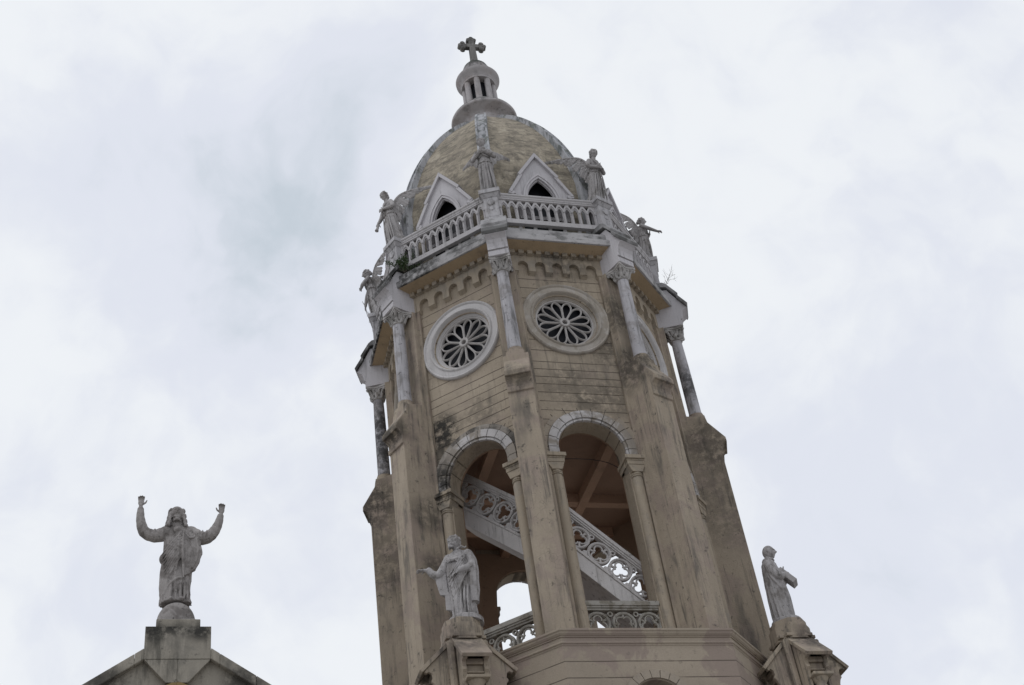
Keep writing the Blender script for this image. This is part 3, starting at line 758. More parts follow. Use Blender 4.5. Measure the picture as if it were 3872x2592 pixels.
for ob in (gc, gq): ob.parent = gb; ob.location = (0, 0, 0); ob.rotation_euler = (0, 0, 0)
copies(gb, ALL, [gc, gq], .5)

# lantern and cross
w = MB()
w.lathe([(.60, 10.2), (.60, 10.78), (.615, 10.80), (.635, 10.83), (.66, 10.845), (.86, 10.90), (.90, 10.915), (.92, 10.94), (.925, 10.99), (.91, 11.02), (.60, 11.12), (.53, 11.14), (.52, 11.17), (.52, 11.50), (.505, 11.53), (0, 11.54)], 64)
part(w, 'lantern_base', M_LANT, 0, smooth=30)
w = MB(); w.lathe([(.27, 11.5), (.27, 12.44)], 24); part(w, 'lantern_core', M_SHADE, 0, smooth=30)  # core coloured black, shade between the columns put into its paint
w = MB(); w.lathe([(.090, 11.53), (.088, 11.9), (.084, 12.44)], 16, lambda x, y, h: (x, -.40 + y, h)); lc = part(w, 'lantern_column', M_LANT, 0, smooth=40); copies(lc, ALL, [])
w = MB(); w.lathe([(0, 12.44), (.49, 12.44), (.495, 12.51), (.505, 12.52), (.51, 12.55), (.55, 12.60), (.60, 12.66), (.625, 12.70), (.63, 12.75), (.60, 12.79), (.50, 12.86), (.44, 12.93), (.425, 12.97), (.42, 13.06), (.40, 13.18), (.35, 13.32), (.26, 13.45), (.16, 13.54), (.12, 13.58), (.11, 13.66), (0, 13.66)], 56)
part(w, 'lantern_cap', M_LANT, 0, smooth=32)
def cross():
    w = MB(); a_ = .075
    w.hexa([(-.10, -.085, 13.60), (.10, -.085, 13.60), (.10, .085, 13.60), (-.10, .085, 13.60), (-.082, -a_, 14.34), (.082, -a_, 14.34), (.082, a_, 14.34), (-.082, a_, 14.34)])
    w.box(-.082, .082, -a_, a_, 14.34, 14.70)
    w.box(-.30, .30, -a_ + .004, a_ - .004, 14.275, 14.425)
    for s in (-1, 1):
        for dx, dz in ((.345, 0), (.275, .095), (.275, -.095)):
            w.lathe([(.075, -a_), (.075, a_)], 16, lambda x, y, h: (s * dx + x, h, 14.35 + dz + y))
            w.lathe([(.05, a_), (.045, a_ + .012), (0, a_ + .012)], 12, lambda x, y, h: (s * dx + x, -h, 14.35 + dz + y))
    for dx, dz in ((0, .35), (-.085, .28), (.085, .28)):
        w.lathe([(.065, -a_ + .005), (.065, a_ - .005)], 10, lambda x, y, h: (dx + x, h, 14.35 + dz + y))
    w.box(-.035, .035, -a_ - .012, -a_, 13.75, 14.6)
    return w
part(cross(), 'cross', M_CROSS, .42, bevel=.01)

# lower stage
w = MB(); octring(w, [(2.5, -6.72), (3.86, -6.72), (3.885, -6.73), (3.885, -6.765), (3.865, -6.785), (3.86, -6.81), (3.835, -6.84), (3.82, -6.845), (3.82, -6.865), (3.80, -6.87), (3.80, -6.945), (3.825, -6.95), (3.835, -6.965), (3.835, -6.985), (3.815, -7.0), (3.81, -7.02), (3.79, -7.04), (2.5, -7.04)])
part(w, 'string_course', M_LOWER, 0)
w = MB(); w.lathe([(3.0 * SQ, -6.80), (3.0 * SQ, -6.735), (0, -6.735)], 8, a0=PI / 2); part(w, 'belfry_floor', M_INT, 0)
def lower_wall():
    w = MB(); hl = 3.8 * TAN
    outer = [(-hl, -10.4)] + arch(.50, -8.16, -10.4, 20) + [(hl, -10.4), (hl, -7.03), (-hl, -7.03)]
    w.plate(outer, [], KF, 3.45, 3.80, back=lambda u, v: ((u if abs(u) < 1.3 else math.copysign(3.45 * TAN, u)), v)); return w
lw = part(lower_wall(), 'lower_wall', M_LOWER, .5); copies(lw, ALL, [], .5)
w = vouss(.52, .67, 3.84, 11, -8.16, -8.6, d0=3.79)
la = part(w, 'lower_archivolt', M_VOUS3, .5); copies(la, ALL, [], .5)
w = MB()
w.box(-3.6, 3.6, -3.6, 3.6, -Z0, -9.2); w.box(-3.72, 3.72, -3.72, 3.72, -9.5, -9.25); w.box(-3.75, 3.75, -3.75, 3.75, -Z0, -Z0 + .8)
part(w, 'square_base', M_LOWER, .5)

# corner pinnacles that carry the statues of the lower stage
def pinnacle(ct, cn):
    w = MB()
    def arm(q):
        ca, sa = math.cos(q * PI / 2), math.sin(q * PI / 2)
        def f(u, v, d):                                  # u outwards, v height, d sideways
            x, y = d, -u
            return (ct + x * ca - y * sa, -cn + x * sa + y * ca, v)
        return f
    w2 = MB(); w3 = MB()
    w.box(ct - .27, ct + .27, -cn - .27, -cn + .27, -Z0 + 4, -6.70)
    for q in range(4):
        f = arm(q)
        for s in (-1, 1):
            prof = [(.2, -7.0), (.2, -6.72), (.28, -6.74), (.74, -7.21), (.78, -7.26), (.74, -7.29), (.70, -7.26), (.655, -7.29), (.64, -7.37), (.67, -7.43), (.63, -7.48), (.60, -7.56), (.60, -8.9), (.2, -8.9)]
            a_, b_ = sorted((s * .15, s * .225)); w.prism(prof, f, a_, b_)
        for (u0, u1, z0, z1) in ((.2, .46, -7.23, -6.95), (.2, .64, -7.33, -7.23), (.2, .58, -7.45, -7.33), (.2, .62, -7.48, -7.45), (.2, .52, -7.66, -7.48), (.2, .42, -8.9, -7.66)):
            w.prism([(u0, z0), (u1, z0), (u1, z1), (u0, z1)] if z1 < -7.2 else [(u0, z0), (u1, z0), (u0 + .12, z1), (u0, z1)], f, -.148, .148)
        w2.prism([(.36, -6.66), (.36, -6.60), (.27, -6.60), (.27, -6.66)], f, -.26, .26)
        w2.prism([(.26, -6.645), (.86, -7.235), (.815, -7.285), (.26, -6.74)], f, -.262, .262)
        # colonnette under each hood
        g2 = lambda x, y, h: f(.60 + x, h, y)
        w3.lathe([(.09, -8.9), (.09, -7.84), (.11, -7.83), (.11, -7.80), (.09, -7.78), (.10, -7.74), (.15, -7.66), (.16, -7.64)], 14, g2)
        w3.prism([(.42, -7.64), (.79, -7.64), (.80, -7.59), (.42, -7.59)], f, -.20, .20)
        # shaft at the corner
        cx, cy = f(.29, 0, .29)[:2]
        w.lathe([(.078, -8.9), (.078, -6.74)], 8, lambda x, y, h: (cx + x, cy + y, h), a0=PI / 8)
    oc = [(.385 * math.cos(PI / 8 + i * PI / 4), .385 * math.sin(PI / 8 + i * PI / 4)) for i in range(8)]
    w4 = MB()
    w4.prism(oc, lambda u, v, d: (ct + u, -cn + v, d), -6.70, -6.40)
    w4.prism([(a * .97, b * .97) for a, b in oc], lambda u, v, d: (ct + u, -cn + v, d), -6.40, -6.375)
    w4.prism([(a * .90, b * .90) for a, b in oc], lambda u, v, d: (ct + u, -cn + v, d), -6.376, -6.27)
    pn_ = part(w, 'pinnacle', M_PIER, .5, bevel=.006)
    for mb, nm, mt in ((w2, 'hood', M_PIER), (w3, 'pinnacle_column', M_TRIM), (w4, 'plinth', M_PIER)):
        ob = mb.build(nm, mt, pn_, bevel=.006)
for ct in (-3.13, 3.13): pinnacle(ct, 3.13)

# belfry ceiling with its beams
w = MB(); w.lathe([(2.63 * SQ, -1.20), (2.63 * SQ, -1.12), (0, -1.12)], 8, a0=PI / 2); part(w, 'ceiling', M_CEIL, 0)
for tt in (.88, -.38, -1.62):
    w = MB(); L_ = 2.55 if abs(tt) < 1 else 2.0
    w.box(tt - .10, tt + .10, -L_, L_, -1.44, -1.195); part(w, 'beam', M_BEAM, .5)
for nn in (-.29, -1.62):
    w = MB(); L_ = 2.55 if abs(nn) < 1 else 2.0
    w.box(-L_, L_, -nn - .10, -nn + .10, -1.42, -1.197); part(w, 'beam', M_BEAM, .5)

# the arch on the far side sits a little lower
for ob in list(tower.children):
    if ob.name.split('.')[0] in ('wall', 'inner_wall', 'archivolt', 'colonnette') and abs(ob.rotation_euler.z - az(4.5)) < .01: ob.location.z -= .19

# ------------------------------------------------------------ stairs inside the belfry
stair = thing('winding_staircase', 'white staircase with pierced foil balustrade rising inside the open belfry', 'staircase', (0, 0, Z0 - 6.73))
def flight(k, ap, t0, t1, z_at_t0, slope):
    f = KF
    def zz(t): return z_at_t0 + slope * (t - t0)
    rail = MB(); d0, d1 = ap - .05, ap + .05
    def strip(mb, a, b, c_, d_): mb.prism([(t0, zz(t0) + a), (t1, zz(t1) + a), (t1, zz(t1) + b), (t0, zz(t0) + b)], f, c_, d_)
    strip(rail, -.10, 0, d0 - .05, d1 + .05); strip(rail, -.155, -.10, d0 - .03, d1 + .03); strip(rail, -.20, -.155, d0 - .01, d1 + .01)
    st_ = MB(); strip(st_, -1.38, -.97, d0 - .03, d1 + .02); strip(st_, -.97, -.90, d0 - .04, d1 + .045); strip(st_, -1.36, -1.18, ap - 1.0, d0 - .03)
    tr = MB(); n = math.hypot(1, slope); step = .51 / n; t = t0 + step * .5
    while t < t1:
        foil_panel(tr, t, zz(t) - .55, .245, d0 + .01, d1 - .01, 3, PI / 2)
        a_ = t + step * .5 + .09; zc_ = zz(a_) - .28 - .0
        tr.ring([(.055, d0 + .015), (.055, d1 - .015), (.03, d1 - .015), (.03, d0 + .015)], 14, lambda x, y, h: f(a_ + x, zc_ + y, h))
        b_ = t + step * .5 - .09; zc2 = zz(b_) - .82
        tr.prism([(b_ - .11, zz(b_ - .11) - .92), (b_ + .11, zz(b_ + .11) - .92), (b_ + .03, zc2 + .06), (b_ - .03, zc2 + .08)], f, d0 + .02, d1 - .02)
        tr.prism([(a_ - .09, zz(a_ - .09) - .19), (a_ + .09, zz(a_ + .09) - .19), (a_, zc_ + .03)], f, d0 + .02, d1 - .02)
        t += step
    for mb, nm in ((rail, 'handrail'), (st_, 'stair_string'), (tr, 'stair_tracery')):
        mb.build(nm, M_STAIR, stair, rot=az(k), loc=(0, 0, 6.73), smooth=35 if nm == 'stair_tracery' else None, bevel=0 if nm == 'stair_tracery' else .005)
    steps = MB(); tt = t0
    while tt < t1:
        steps.box(tt, tt + .20, -ap + .06, -ap + 1.0, zz(tt) - 1.18, zz(tt) - 1.0); tt += .20
    steps.build('stair_treads', M_INT, stair, rot=az(k), loc=(0, 0, 6.73))
flight(-.5, 1.90, -1.42, 1.1, -1.129 + .995 * (1.42 - 1.156), -.995)
flight(.5, 2.48, -.98, 1.0, -3.353 + .9645 * (.98 - .566), -.9645)
w = MB(); w.tube([fp(.5, t, 2.3 - .5 * t * t, -1.9 - .12 * math.cos(t * 2) * 1) for t in [-1 + .1 * i for i in range(21)]], .008, 5)
tag(w.build('electric_cable', M_WIRE), 'thin black cable slung below the belfry ceiling', 'cable')

# ------------------------------------------------------------ church front at the left
chx = -7.943
church = thing('church_front', 'grey plastered church gable with a square block at its peak, left of the tower', 'church', (*fp(.5, chx, 3.3, 0)[:2], 0), az(.5))
def FR(t, z, n): return (t - 0.0, -(n - 3.3), z + Z0)     # local: t from the gable axis, n out of the tower axis, z below the column feet
w = MB(); S = .683; top = -6.97
w.prism([(-6.2, -Z0), (4.05, -Z0), (4.05, top - (4.05 - .515) * S - .02), (.515, top - .02), (-.515, top - .02), (-6.2, top - (6.2 - .515) * S - .02)], FR, 2.9, 3.55)
w.build('wall', M_GABLE, church)
for s, e_ in ((-1, 6.25), (1, 4.1)):
    w = MB(); n = 6
    cuts = [.517, .66] + [.66 + (e_ - .66) * i / 6 for i in range(1, 7)]
    for a, b in zip(cuts[:-1], cuts[1:]):
        a += .0015; b -= .0015
        q = [(s * a, top - (a - .515) * S), (s * b, top - (b - .515) * S), (s * b, top - (b - .515) * S - .19), (s * a, top - (a - .515) * S - .19)]
        w.prism(q if s > 0 else q[::-1], FR, 2.75, 3.68)
    w.build('gable_coping', M_GABLE, church, bevel=.01)
w = MB()
w.prism([(-.515, -7.16), (.515, -7.16), (.515, -6.587), (-.515, -6.587)], FR, 2.62, 3.67)
w.prism([(-.513, -7.163), (-.002, -7.163), (-.002, -7.56), (-.17, -7.56)], FR, 2.9, 3.662)
w.prism([(.002, -7.163), (.513, -7.163), (.17, -7.56), (.002, -7.56)], FR, 2.9, 3.660)
w.build('peak_block', M_GABLE, church, bevel=.004)
w = MB(); w.prism([(-.35, -6.587), (.35, -6.587), (.35, -6.36), (-.35, -6.36)], FR, 2.80, 3.50); w.build('statue_plinth', M_GABLE, church, bevel=.01)
w = MB()
for s in (-1, 1):
    q = [(0, -7.52), (s * .55, -7.78), (s * .55, -7.88), (0, -7.62)]
    w.prism(q if s > 0 else q[::-1], FR, 3.5, 3.66)
w.build('window_hood', M_OCHRE, church, bevel=.006)
w = MB(); w.prism([(-6.1, -Z0 ), (4.0, -Z0), (4.0, -9.75), (0, -7.35), (-6.1, -11.2)], FR, -9, 2.9); w.build('nave', M_GABLE, church)
# ------------------------------------------------------------ statues
def sm(x): x = max(0, min(1, x)); return x * x * (3 - 2 * x)
def interp(tab, z):
    if z <= tab[0][0]: return tab[0][1:]
    for a, b in zip(tab[:-1], tab[1:]):
        if z <= b[0]:
            x = sm((z - a[0]) / (b[0] - a[0])); return tuple(lerp(p_, q_, x) for p_, q_ in zip(a[1:], b[1:]))
    return tab[-1][1:]
def robe(mb, tab, folds=11, seed=1, seg=96, nr=70, twist=0.6):
    """tab rows: z, cx, cy, rx, ry, fold depth"""
    rnd = random.Random(seed); ph = [rnd.uniform(0, 6.28) for _ in range(6)]
    z0, z1 = tab[0][0], tab[-1][0]; vs = []
    for i in range(nr + 1):
        z = lerp(z0, z1, i / nr); cx, cy, rx, ry, fd = interp(tab, z)
        for j in range(seg):
            a = 2 * PI * j / seg
            m = math.sin(folds * a + ph[0] + twist * 3 * z + .8 * math.sin(2 * a + ph[1])) * .6 + math.sin((folds * .6 // 1) * a + ph[2] - twist * 2 * z) * .4
            m = 1.35 * (1 - abs(m)) ** 1.4 * 1.4 - .9 + .5 * m
            k_ = 1 + fd * 1.45 * m
            vs.append((cx + rx * k_ * math.cos(a), cy + ry * k_ * math.sin(a), z))
    fs = []
    for i in range(nr):
        for j in range(seg):
            j2 = (j + 1) % seg; fs.append((i * seg + j, i * seg + j2, (i + 1) * seg + j2, (i + 1) * seg + j))
    fs.append(tuple(reversed(range(seg)))); fs.append(tuple(nr * seg + j for j in range(seg)))
    mb.add(vs, fs)
def smooth_path(pts, n=6):
    P = [Vector(q) for q in pts]; out_ = []
    for i in range(len(P) - 1):
        p0 = P[max(i - 1, 0)]; p1 = P[i]; p2 = P[i + 1]; p3 = P[min(i + 2, len(P) - 1)]
        for j in range(n):
            t = j / n
            out_.append(.5 * ((2 * p1) + (-p0 + p2) * t + (2 * p0 - 5 * p1 + 4 * p2 - p3) * t * t + (-p0 + 3 * p1 - 3 * p2 + p3) * t ** 3))
    out_.append(P[-1]); return out_
def limb(mb, pts, rr, seg=12, n=6, rough=0.0, seed=0):
    P = smooth_path(pts, n); R = []
    for i in range(len(pts) - 1):
        for j in range(n): R.append(lerp(rr[i], rr[i + 1], j / n))
    R.append(rr[-1])
    if rough:
        R = [r * (1 + rough * math.sin(i * 2.1 + seed)) for i, r in enumerate(R)]
    mb.tube(P, R, seg)
    mb.ball(P[0], R[0], 12, 8); mb.ball(P[-1], R[-1], 12, 8)
def head(mb, c, s=1.0, yaw=0.0, pitch=0.0, roll=0.0, beard=0.0, hair='curls', hl=0.3, chin=1.0):
    R = Matrix.Rotation(yaw, 3, 'Z') @ Matrix.Rotation(pitch, 3, 'X') @ Matrix.Rotation(roll, 3, 'Y'); c = Vector(c)
    vs = []; fs = []; sg, rg = 44, 34
    def gs(x, y, x0, y0, sx, sy): return math.exp(-((x - x0) / sx) ** 2 - ((y - y0) / sy) ** 2)
    for i in range(rg + 1):
        b = -PI / 2 + PI * i / rg
        for j in range(sg):
            a = 2 * PI * j / sg
            x, y, z = math.cos(b) * math.cos(a), math.cos(b) * math.sin(a), math.sin(b)
            px, py, pz = x * .074, y * .094, z * .118
            if z < 0: px *= 1 - .22 * z * z; py *= 1 - .05 * z * z
            if y < 0:                                    # the face looks towards -y
                d = 0
                d += .030 * gs(px, pz, 0, -.012, .012, .024)     # nose
                d += .012 * gs(px, pz, 0, .012, .009, .022)
                d += .011 * gs(px, pz, 0, .036, .05, .010)       # brow
                d -= .020 * gs(abs(px), pz, .030, .014, .014, .011)   # eye sockets
                d += .009 * gs(abs(px), pz, .030, .014, .008, .005)   # eyes
                d += .010 * gs(px, pz, 0, -.050, .018, .005)      # lips
                d -= .010 * gs(px, pz, 0, -.056, .018, .004)
                d += .008 * gs(px, pz, 0, -.062, .014, .005)
                d += .016 * chin * gs(px, pz, 0, -.095, .024, .018)
                d += .005 * gs(abs(px), pz, .042, -.015, .016, .02)   # cheeks
                py -= d
            vs.append(c + R @ (Vector((px, py, pz)) * s))
    for i in range(rg):
        for j in range(sg):
            j2 = (j + 1) % sg; fs.append((i * sg + j, i * sg + j2, (i + 1) * sg + j2, (i + 1) * sg + j))
    fs.append(tuple(reversed(range(sg)))); fs.append(tuple(rg * sg + j for j in range(sg)))
    mb.add(vs, fs)
    T = lambda x, y, z: c + R @ (Vector((x, y, z)) * s)
    for sd_ in (-1, 1):                                  # ears
        mb.ball(T(sd_ * .075, .008, 0), (.012 * s, .020 * s, .030 * s), 10, 8, R)
    rnd = random.Random(int(c.x * 1000) + 5)
    if hair == 'long':
        mb.ball(T(0, .022, .03), (.090 * s, .100 * s, .105 * s), 20, 14, R)
        mb.ball(T(0, .050, -.07), (.108 * s, .075 * s, .185 * s), 20, 14, R)
        for i in range(16):                              # wavy locks falling to the shoulders on both sides and behind
            a = rad(-34 + i * 248 / 15); pts = []
            for z_ in range(15):
                zz = .075 - z_ * .022; rr_ = .078 + .0035 * z_ + .008 * math.sin(z_ * 1.6 + i * .9)
                pts.append(T(rr_ * math.cos(a + .05 * math.sin(z_ * 1.3 + i)) * 1.04, .02 + rr_ * math.sin(a), zz))
            mb.tube(pts, [.0215 * s] * 12 + [.019 * s, .016 * s, .010 * s], 8)
            for q in pts[1::3]: mb.ball(q, .024 * s, 8, 6)
    elif hair == 'curls':
        mb.ball(T(0, .016, .030), (.084 * s, .098 * s, .100 * s), 20, 14, R)
        for i in range(46):
            a = rnd.uniform(rad(-30), rad(210)); b = rnd.uniform(-.45, 1.4)
            q = Vector((math.cos(b) * math.cos(a) * .086, .014 + math.cos(b) * math.sin(a) * .098, .028 + math.sin(b) * .098))
            mb.ball(T(*q), rnd.uniform(.014, .022) * s, 8, 6)
        for i in range(9):
            a = rad(200 + i * 17.5); mb.ball(T(.078 * math.cos(a), .072 * math.sin(a), .070 - .01 * abs(i - 4) * .5), .017 * s, 8, 6)
        mb.ball(T(0, .105, -.02), (.05 * s, .04 * s, .045 * s), 10, 8)
    elif hair == 'bald':
        for i in range(22):
            a = rnd.uniform(rad(5), rad(175)); b = rnd.uniform(-.75, -.05)
            mb.ball(T(math.cos(b) * math.cos(a) * .075, math.cos(b) * math.sin(a) * .092, math.sin(b) * .10), .018 * s, 8, 6)
    if beard:
        for i in range(34):
            a = rnd.uniform(rad(200), rad(340)); z_ = rnd.uniform(-.115 - .015 * beard, -.066)
            rr_ = .064 if z_ > -.09 else .050
            if z_ > -.080 and abs(a - rad(270)) < rad(26): continue
            mb.ball(T(rr_ * math.cos(a), rr_ * 1.22 * math.sin(a), z_), .0125 * s, 8, 6)
        mb.ball(T(0, -.060, -.110), (.026 * s, .024 * s, .024 * s * beard), 12, 8)
        for sd_ in (-1, 1): mb.ball(T(sd_ * .016, -.100, -.040), (.014 * s, .006 * s, .0045 * s), 8, 6)
def hand(mb, wrist, d, palm_n, s=1.0, side=1, curl=0.3, spread=.25):
    """d: direction from wrist to the fingers, palm_n: where the palm looks"""
    d = Vector(d).normalized(); n = Vector(palm_n); n = (n - d * n.dot(d)).normalized(); w = d.cross(n) * side
    W = Vector(wrist)
    Rm = Matrix((w, n, d)).transposed()
    mb.ball(W + d * .045 * s, (.040 * s, .018 * s, .055 * s), 14, 10, Rm)
    for i, (off, ln_) in enumerate(((-.030, .066), (-.010, .080), (.011, .076), (.031, .060))):
        b0 = W + d * .085 * s + w * off * s
        dirw = w * (off * spread * 18)
        p1 = b0 + (d + dirw).normalized() * ln_ * .5 * s
        p2 = p1 + (d * math.cos(curl) + n * math.sin(curl) + dirw * .6).normalized() * ln_ * .32 * s
        p3 = p2 + (d * math.cos(curl * 2) + n * math.sin(curl * 2)).normalized() * ln_ * .26 * s
        mb.tube([W + d * .05 * s + w * off * .8 * s, b0, p1, p2, p3], [.012 * s, .0115 * s, .0105 * s, .0098 * s, .0085 * s], 8)
        mb.ball(p3, .0088 * s, 8, 6)
    t0 = W + d * .025 * s - w * .030 * s
    t1 = t0 + (d * .6 - w * .75).normalized() * .038 * s; t2 = t1 + (d * .85 - w * .4 + n * .3).normalized() * .032 * s
    mb.tube([W + d * .02 * s, t0, t1, t2], [.015 * s, .015 * s, .0125 * s, .0095 * s], 8); mb.ball(t2, .0098 * s, 8, 6)
def wing(mb, root, W, U, Ln=.78, s=1.0, drop=.36, seed=3):
    W = Vector(W).normalized(); U = Vector(U).normalized(); nrm = W.cross(U).normalized(); root = Vector(root)
    bone = smooth_path([root, root + W * .08 * Ln + U * .14 * Ln, root + W * .30 * Ln + U * .27 * Ln, root + W * .62 * Ln + U * .26 * Ln, root + W * .95 * Ln + U * .17 * Ln], 6)
    mb.tube(bone, [lerp(.040, .014, i / (len(bone) - 1)) for i in range(len(bone))], 8)
    rnd = random.Random(seed); Rm = Matrix((nrm, W, U)).transposed()
    n = 19
    for i in range(n):                                   # long flight feathers
        x = i / (n - 1); b_ = bone[int(x * (len(bone) - 1))]
        ang = lerp(rad(-88), rad(-10), x ** .9); ln_ = lerp(drop * 1.0, drop * .50, x) * (1 + .05 * math.sin(i * 2))
        d = W * math.cos(ang) + U * math.sin(ang)
        pts = [b_ - d * .01, b_ + d * ln_ * .35, b_ + d * ln_ * .75 + U * .005, b_ + d * ln_]
        off = nrm * (.007 * (i % 2))
        P_ = [q + off for q in smooth_path(pts, 3)]; k_ = len(P_)
        wd = [.046 * (1 - .1 * j / k_) if j < k_ - 2 else (.042 if j == k_ - 2 else .020) for j in range(k_)]
        side = d.cross(nrm).normalized(); vs = []
        for q, w_ in zip(P_, wd):
            vs += [q + side * w_, q + nrm * .011, q - side * w_, q - nrm * .011]
        fs = [(0, 1, 2, 3), tuple(4 * (k_ - 1) + c_ for c_ in (3, 2, 1, 0))]
        for j in range(k_ - 1):
            for c_ in range(4): fs.append((j * 4 + c_, j * 4 + (c_ + 1) % 4, (j + 1) * 4 + (c_ + 1) % 4, (j + 1) * 4 + c_))
        mb.add(vs, fs)
    for row, (fr_, r_) in enumerate(((.12, .036), (.30, .034), (.48, .030))):      # scaly coverts
        for i in range(13 - row * 2):
            x = (i + .5) / (13 - row * 2); b_ = bone[int(x * (len(bone) - 1))]
            ang = lerp(rad(-88), rad(-10), x ** .9); ln_ = lerp(drop * 1.0, drop * .50, x)
            d = W * math.cos(ang) + U * math.sin(ang)
            mb.ball(b_ + d * ln_ * fr_, (.017, r_ * 1.0, r_ * 1.1), 8, 6, Rm)
def fold(mb, pts, r=.014):
    P = smooth_path(pts, 6); n = len(P); r *= 1.35
    mb.tube(P, [r * (.35 + .65 * math.sin(PI * (i + .5) / n)) for i in range(n)], 7)
def finish_statue(mb, name, mat, loc, rz, voxel=.0085, scale=1.0, parent=None):
    me = mb.mesh(name); tmp = bpy.data.objects.new(name, me); col.objects.link(tmp)
    md = tmp.modifiers.new('r', 'REMESH'); md.mode = 'VOXEL'; md.voxel_size = voxel; md.use_smooth_shade = True
    s2 = tmp.modifiers.new('s', 'SMOOTH'); s2.iterations = 1; s2.factor = .2
    dg = bpy.context.evaluated_depsgraph_get(); dg.update()
    me2 = bpy.data.meshes.new_from_object(tmp.evaluated_get(dg)); bpy.data.objects.remove(tmp)
    me2.name = name; me2.materials.clear(); me2.materials.append(mat)
    for pl in me2.polygons: pl.use_smooth = True
    o_ = bpy.data.objects.new(name, me2); col.objects.link(o_); o_.location = loc; o_.rotation_euler = (0, 0, rz); o_.scale = (scale,) * 3
    if parent is not None: o_.parent = parent; o_.location = (0, 0, 0); o_.rotation_euler = (0, 0, 0)
    return o_

# ---- statue with raised arms on the gable (stands on a ball)
def christ():
    m = MB()
    robe(m, [(0.0, .01, 0, .245, .18, .08), (.10, .0, 0, .23, .17, .09), (.30, -.01, -.01, .24, .17, .08), (.52, .0, 0, .245, .165, .06), (.80, .02, 0, .245, .165, .045), (.95, .03, 0, .235, .16, .04), (1.15, .03, 0, .235, .15, .03), (1.32, .03, .01, .245, .14, .02), (1.42, .025, .015, .20, .12, .01), (1.49, .02, .02, .09, .08, 0)], 9, 4)
    limb(m, [(.01, .02, 1.42), (.0, 0, 1.56)], [.075, .062])
    head(m, (-.015, -.02, 1.715), 1.30, rad(3), rad(-8), 0, 1.1, 'long')
    # raised arms in wide sleeves
    limb(m, [(-.18, .01, 1.36), (-.36, .0, 1.30), (-.53, -.03, 1.36), (-.60, -.05, 1.57), (-.61, -.06, 1.78)], [.125, .112, .098, .076, .054], 14, 6, .03, 1)
    limb(m, [(.22, .01, 1.36), (.42, .0, 1.27), (.56, -.02, 1.34), (.655, -.05, 1.50), (.70, -.06, 1.68)], [.13, .116, .10, .078, .054], 14, 6, .03, 2)
    limb(m, [(-.61, -.06, 1.76), (-.61, -.065, 1.87)], [.038, .032]); limb(m, [(.695, -.06, 1.64), (.715, -.065, 1.75)], [.038, .032])
    hand(m, (-.61, -.065, 1.855), (.02, -.05, 1), (0, -1, 0), 1.25, -1, 1.0, .3)
    hand(m, (.715, -.065, 1.735), (.03, -.05, 1), (0, -1, 0), 1.25, 1, 1.0, .3)
    # mantle over the left shoulder, hanging sleeve end and zigzag edge
    robe(m, [(.62, .20, -.05, .10, .10, .12), (.80, .25, -.05, .12, .11, .12), (.98, .27, -.03, .135, .12, .10), (1.15, .25, -.02, .13, .12, .08), (1.36, .20, 0, .11, .12, .04)], 6, 8, 48, 30)
    m.hexa([(.20, -.12, .86), (.40, -.06, .90), (.38, .06, .90), (.22, .05, .86), (.22, -.12, 1.26), (.33, -.08, 1.26), (.33, .06, 1.26), (.22, .05, 1.26)])
    m.hexa([(.10, -.185, .44), (.22, -.16, .50), (.22, -.06, .5), (.10, -.08, .44), (.12, -.175, 1.05), (.30, -.12, 1.02), (.28, -.03, 1.02), (.12, -.08, 1.05)])
    m.hexa([(.20, -.14, .52), (.33, -.07, .66), (.30, .0, .66), (.20, -.05, .55), (.20, -.13, .86), (.30, -.08, .84), (.30, .0, .84), (.2, -.05, .84)])
    m.ball((-.20, -.02, .84), (.075, .09, .10), 14, 10); m.ball((-.19, -.02, .30), (.065, .10, .15), 14, 10)
    for i in range(9):                                   # diagonal folds of the mantle
        x = i / 8
        fold(m, [(lerp(.05, .16, x), -.155, lerp(1.28, .98, x)), (lerp(-.12, .02, x), -.185, lerp(1.02, .72, x)), (lerp(-.24, -.16, x), -.12, lerp(.86, .36, x))], .013)
    fold(m, [(.10, -.17, 1.30), (.09, -.19, .95), (.11, -.20, .60), (.12, -.19, .40)], .018)
    fold(m, [(.02, -.165, 1.25), (.03, -.19, .9), (.0, -.19, .55)], .013)
    fold(m, [(.13, -.165, 1.27), (.20, -.17, 1.18), (.26, -.15, 1.20), (.30, -.10, 1.28)], .015)
    fold(m, [(-.20, -.11, .12), (-.08, -.17, .30), (.03, -.185, .40), (.13, -.17, .40)], .02)
    for x in (-.08, .0, .07, .14, .19): fold(m, [(x, -.165, .36), (x + .005, -.175, .18), (x, -.175, .02)], .017)
    # emblem with rays on the chest
    m.ball((.0, -.155, 1.345), (.042, .03, .045), 12, 8)
    for i in range(22):
        a = 2 * PI * i / 22; r0, r1 = .05, .12 + .02 * (i % 2)
        m.tube([(r0 * math.cos(a), -.152, 1.345 + r0 * math.sin(a)), (r1 * math.cos(a), -.140, 1.345 + r1 * math.sin(a))], [.007, .005], 5)
    for i in range(5): fold(m, [(-.22 - .07 * i, -.09 + .01 * i, 1.40), (-.23 - .07 * i, -.115, 1.33), (-.22 - .07 * i, -.07, 1.24)], .012)
    for i in range(5): fold(m, [(.28 + .065 * i, -.09, 1.38), (.28 + .065 * i, -.12, 1.30), (.27 + .065 * i, -.07, 1.20)], .012)
    # feet
    m.ball((-.06, -.16, .02), (.035, .075, .03)); m.ball((.10, -.15, .03), (.035, .07, .03))
    for i in range(2): pass
    return m
gx = chx - .03
st = thing('saint_statue', 'grey stone statue with both arms raised, standing on a ball on the gable block', 'statue', fp(.5, gx, 3.15, -6.36), az(.5))
bmb = MB(); bmb.ball((0, 0, .10), (.315, .315, .36), 36, 24); bl_ = bmb.build('ball', M_STAT, st, smooth=60)
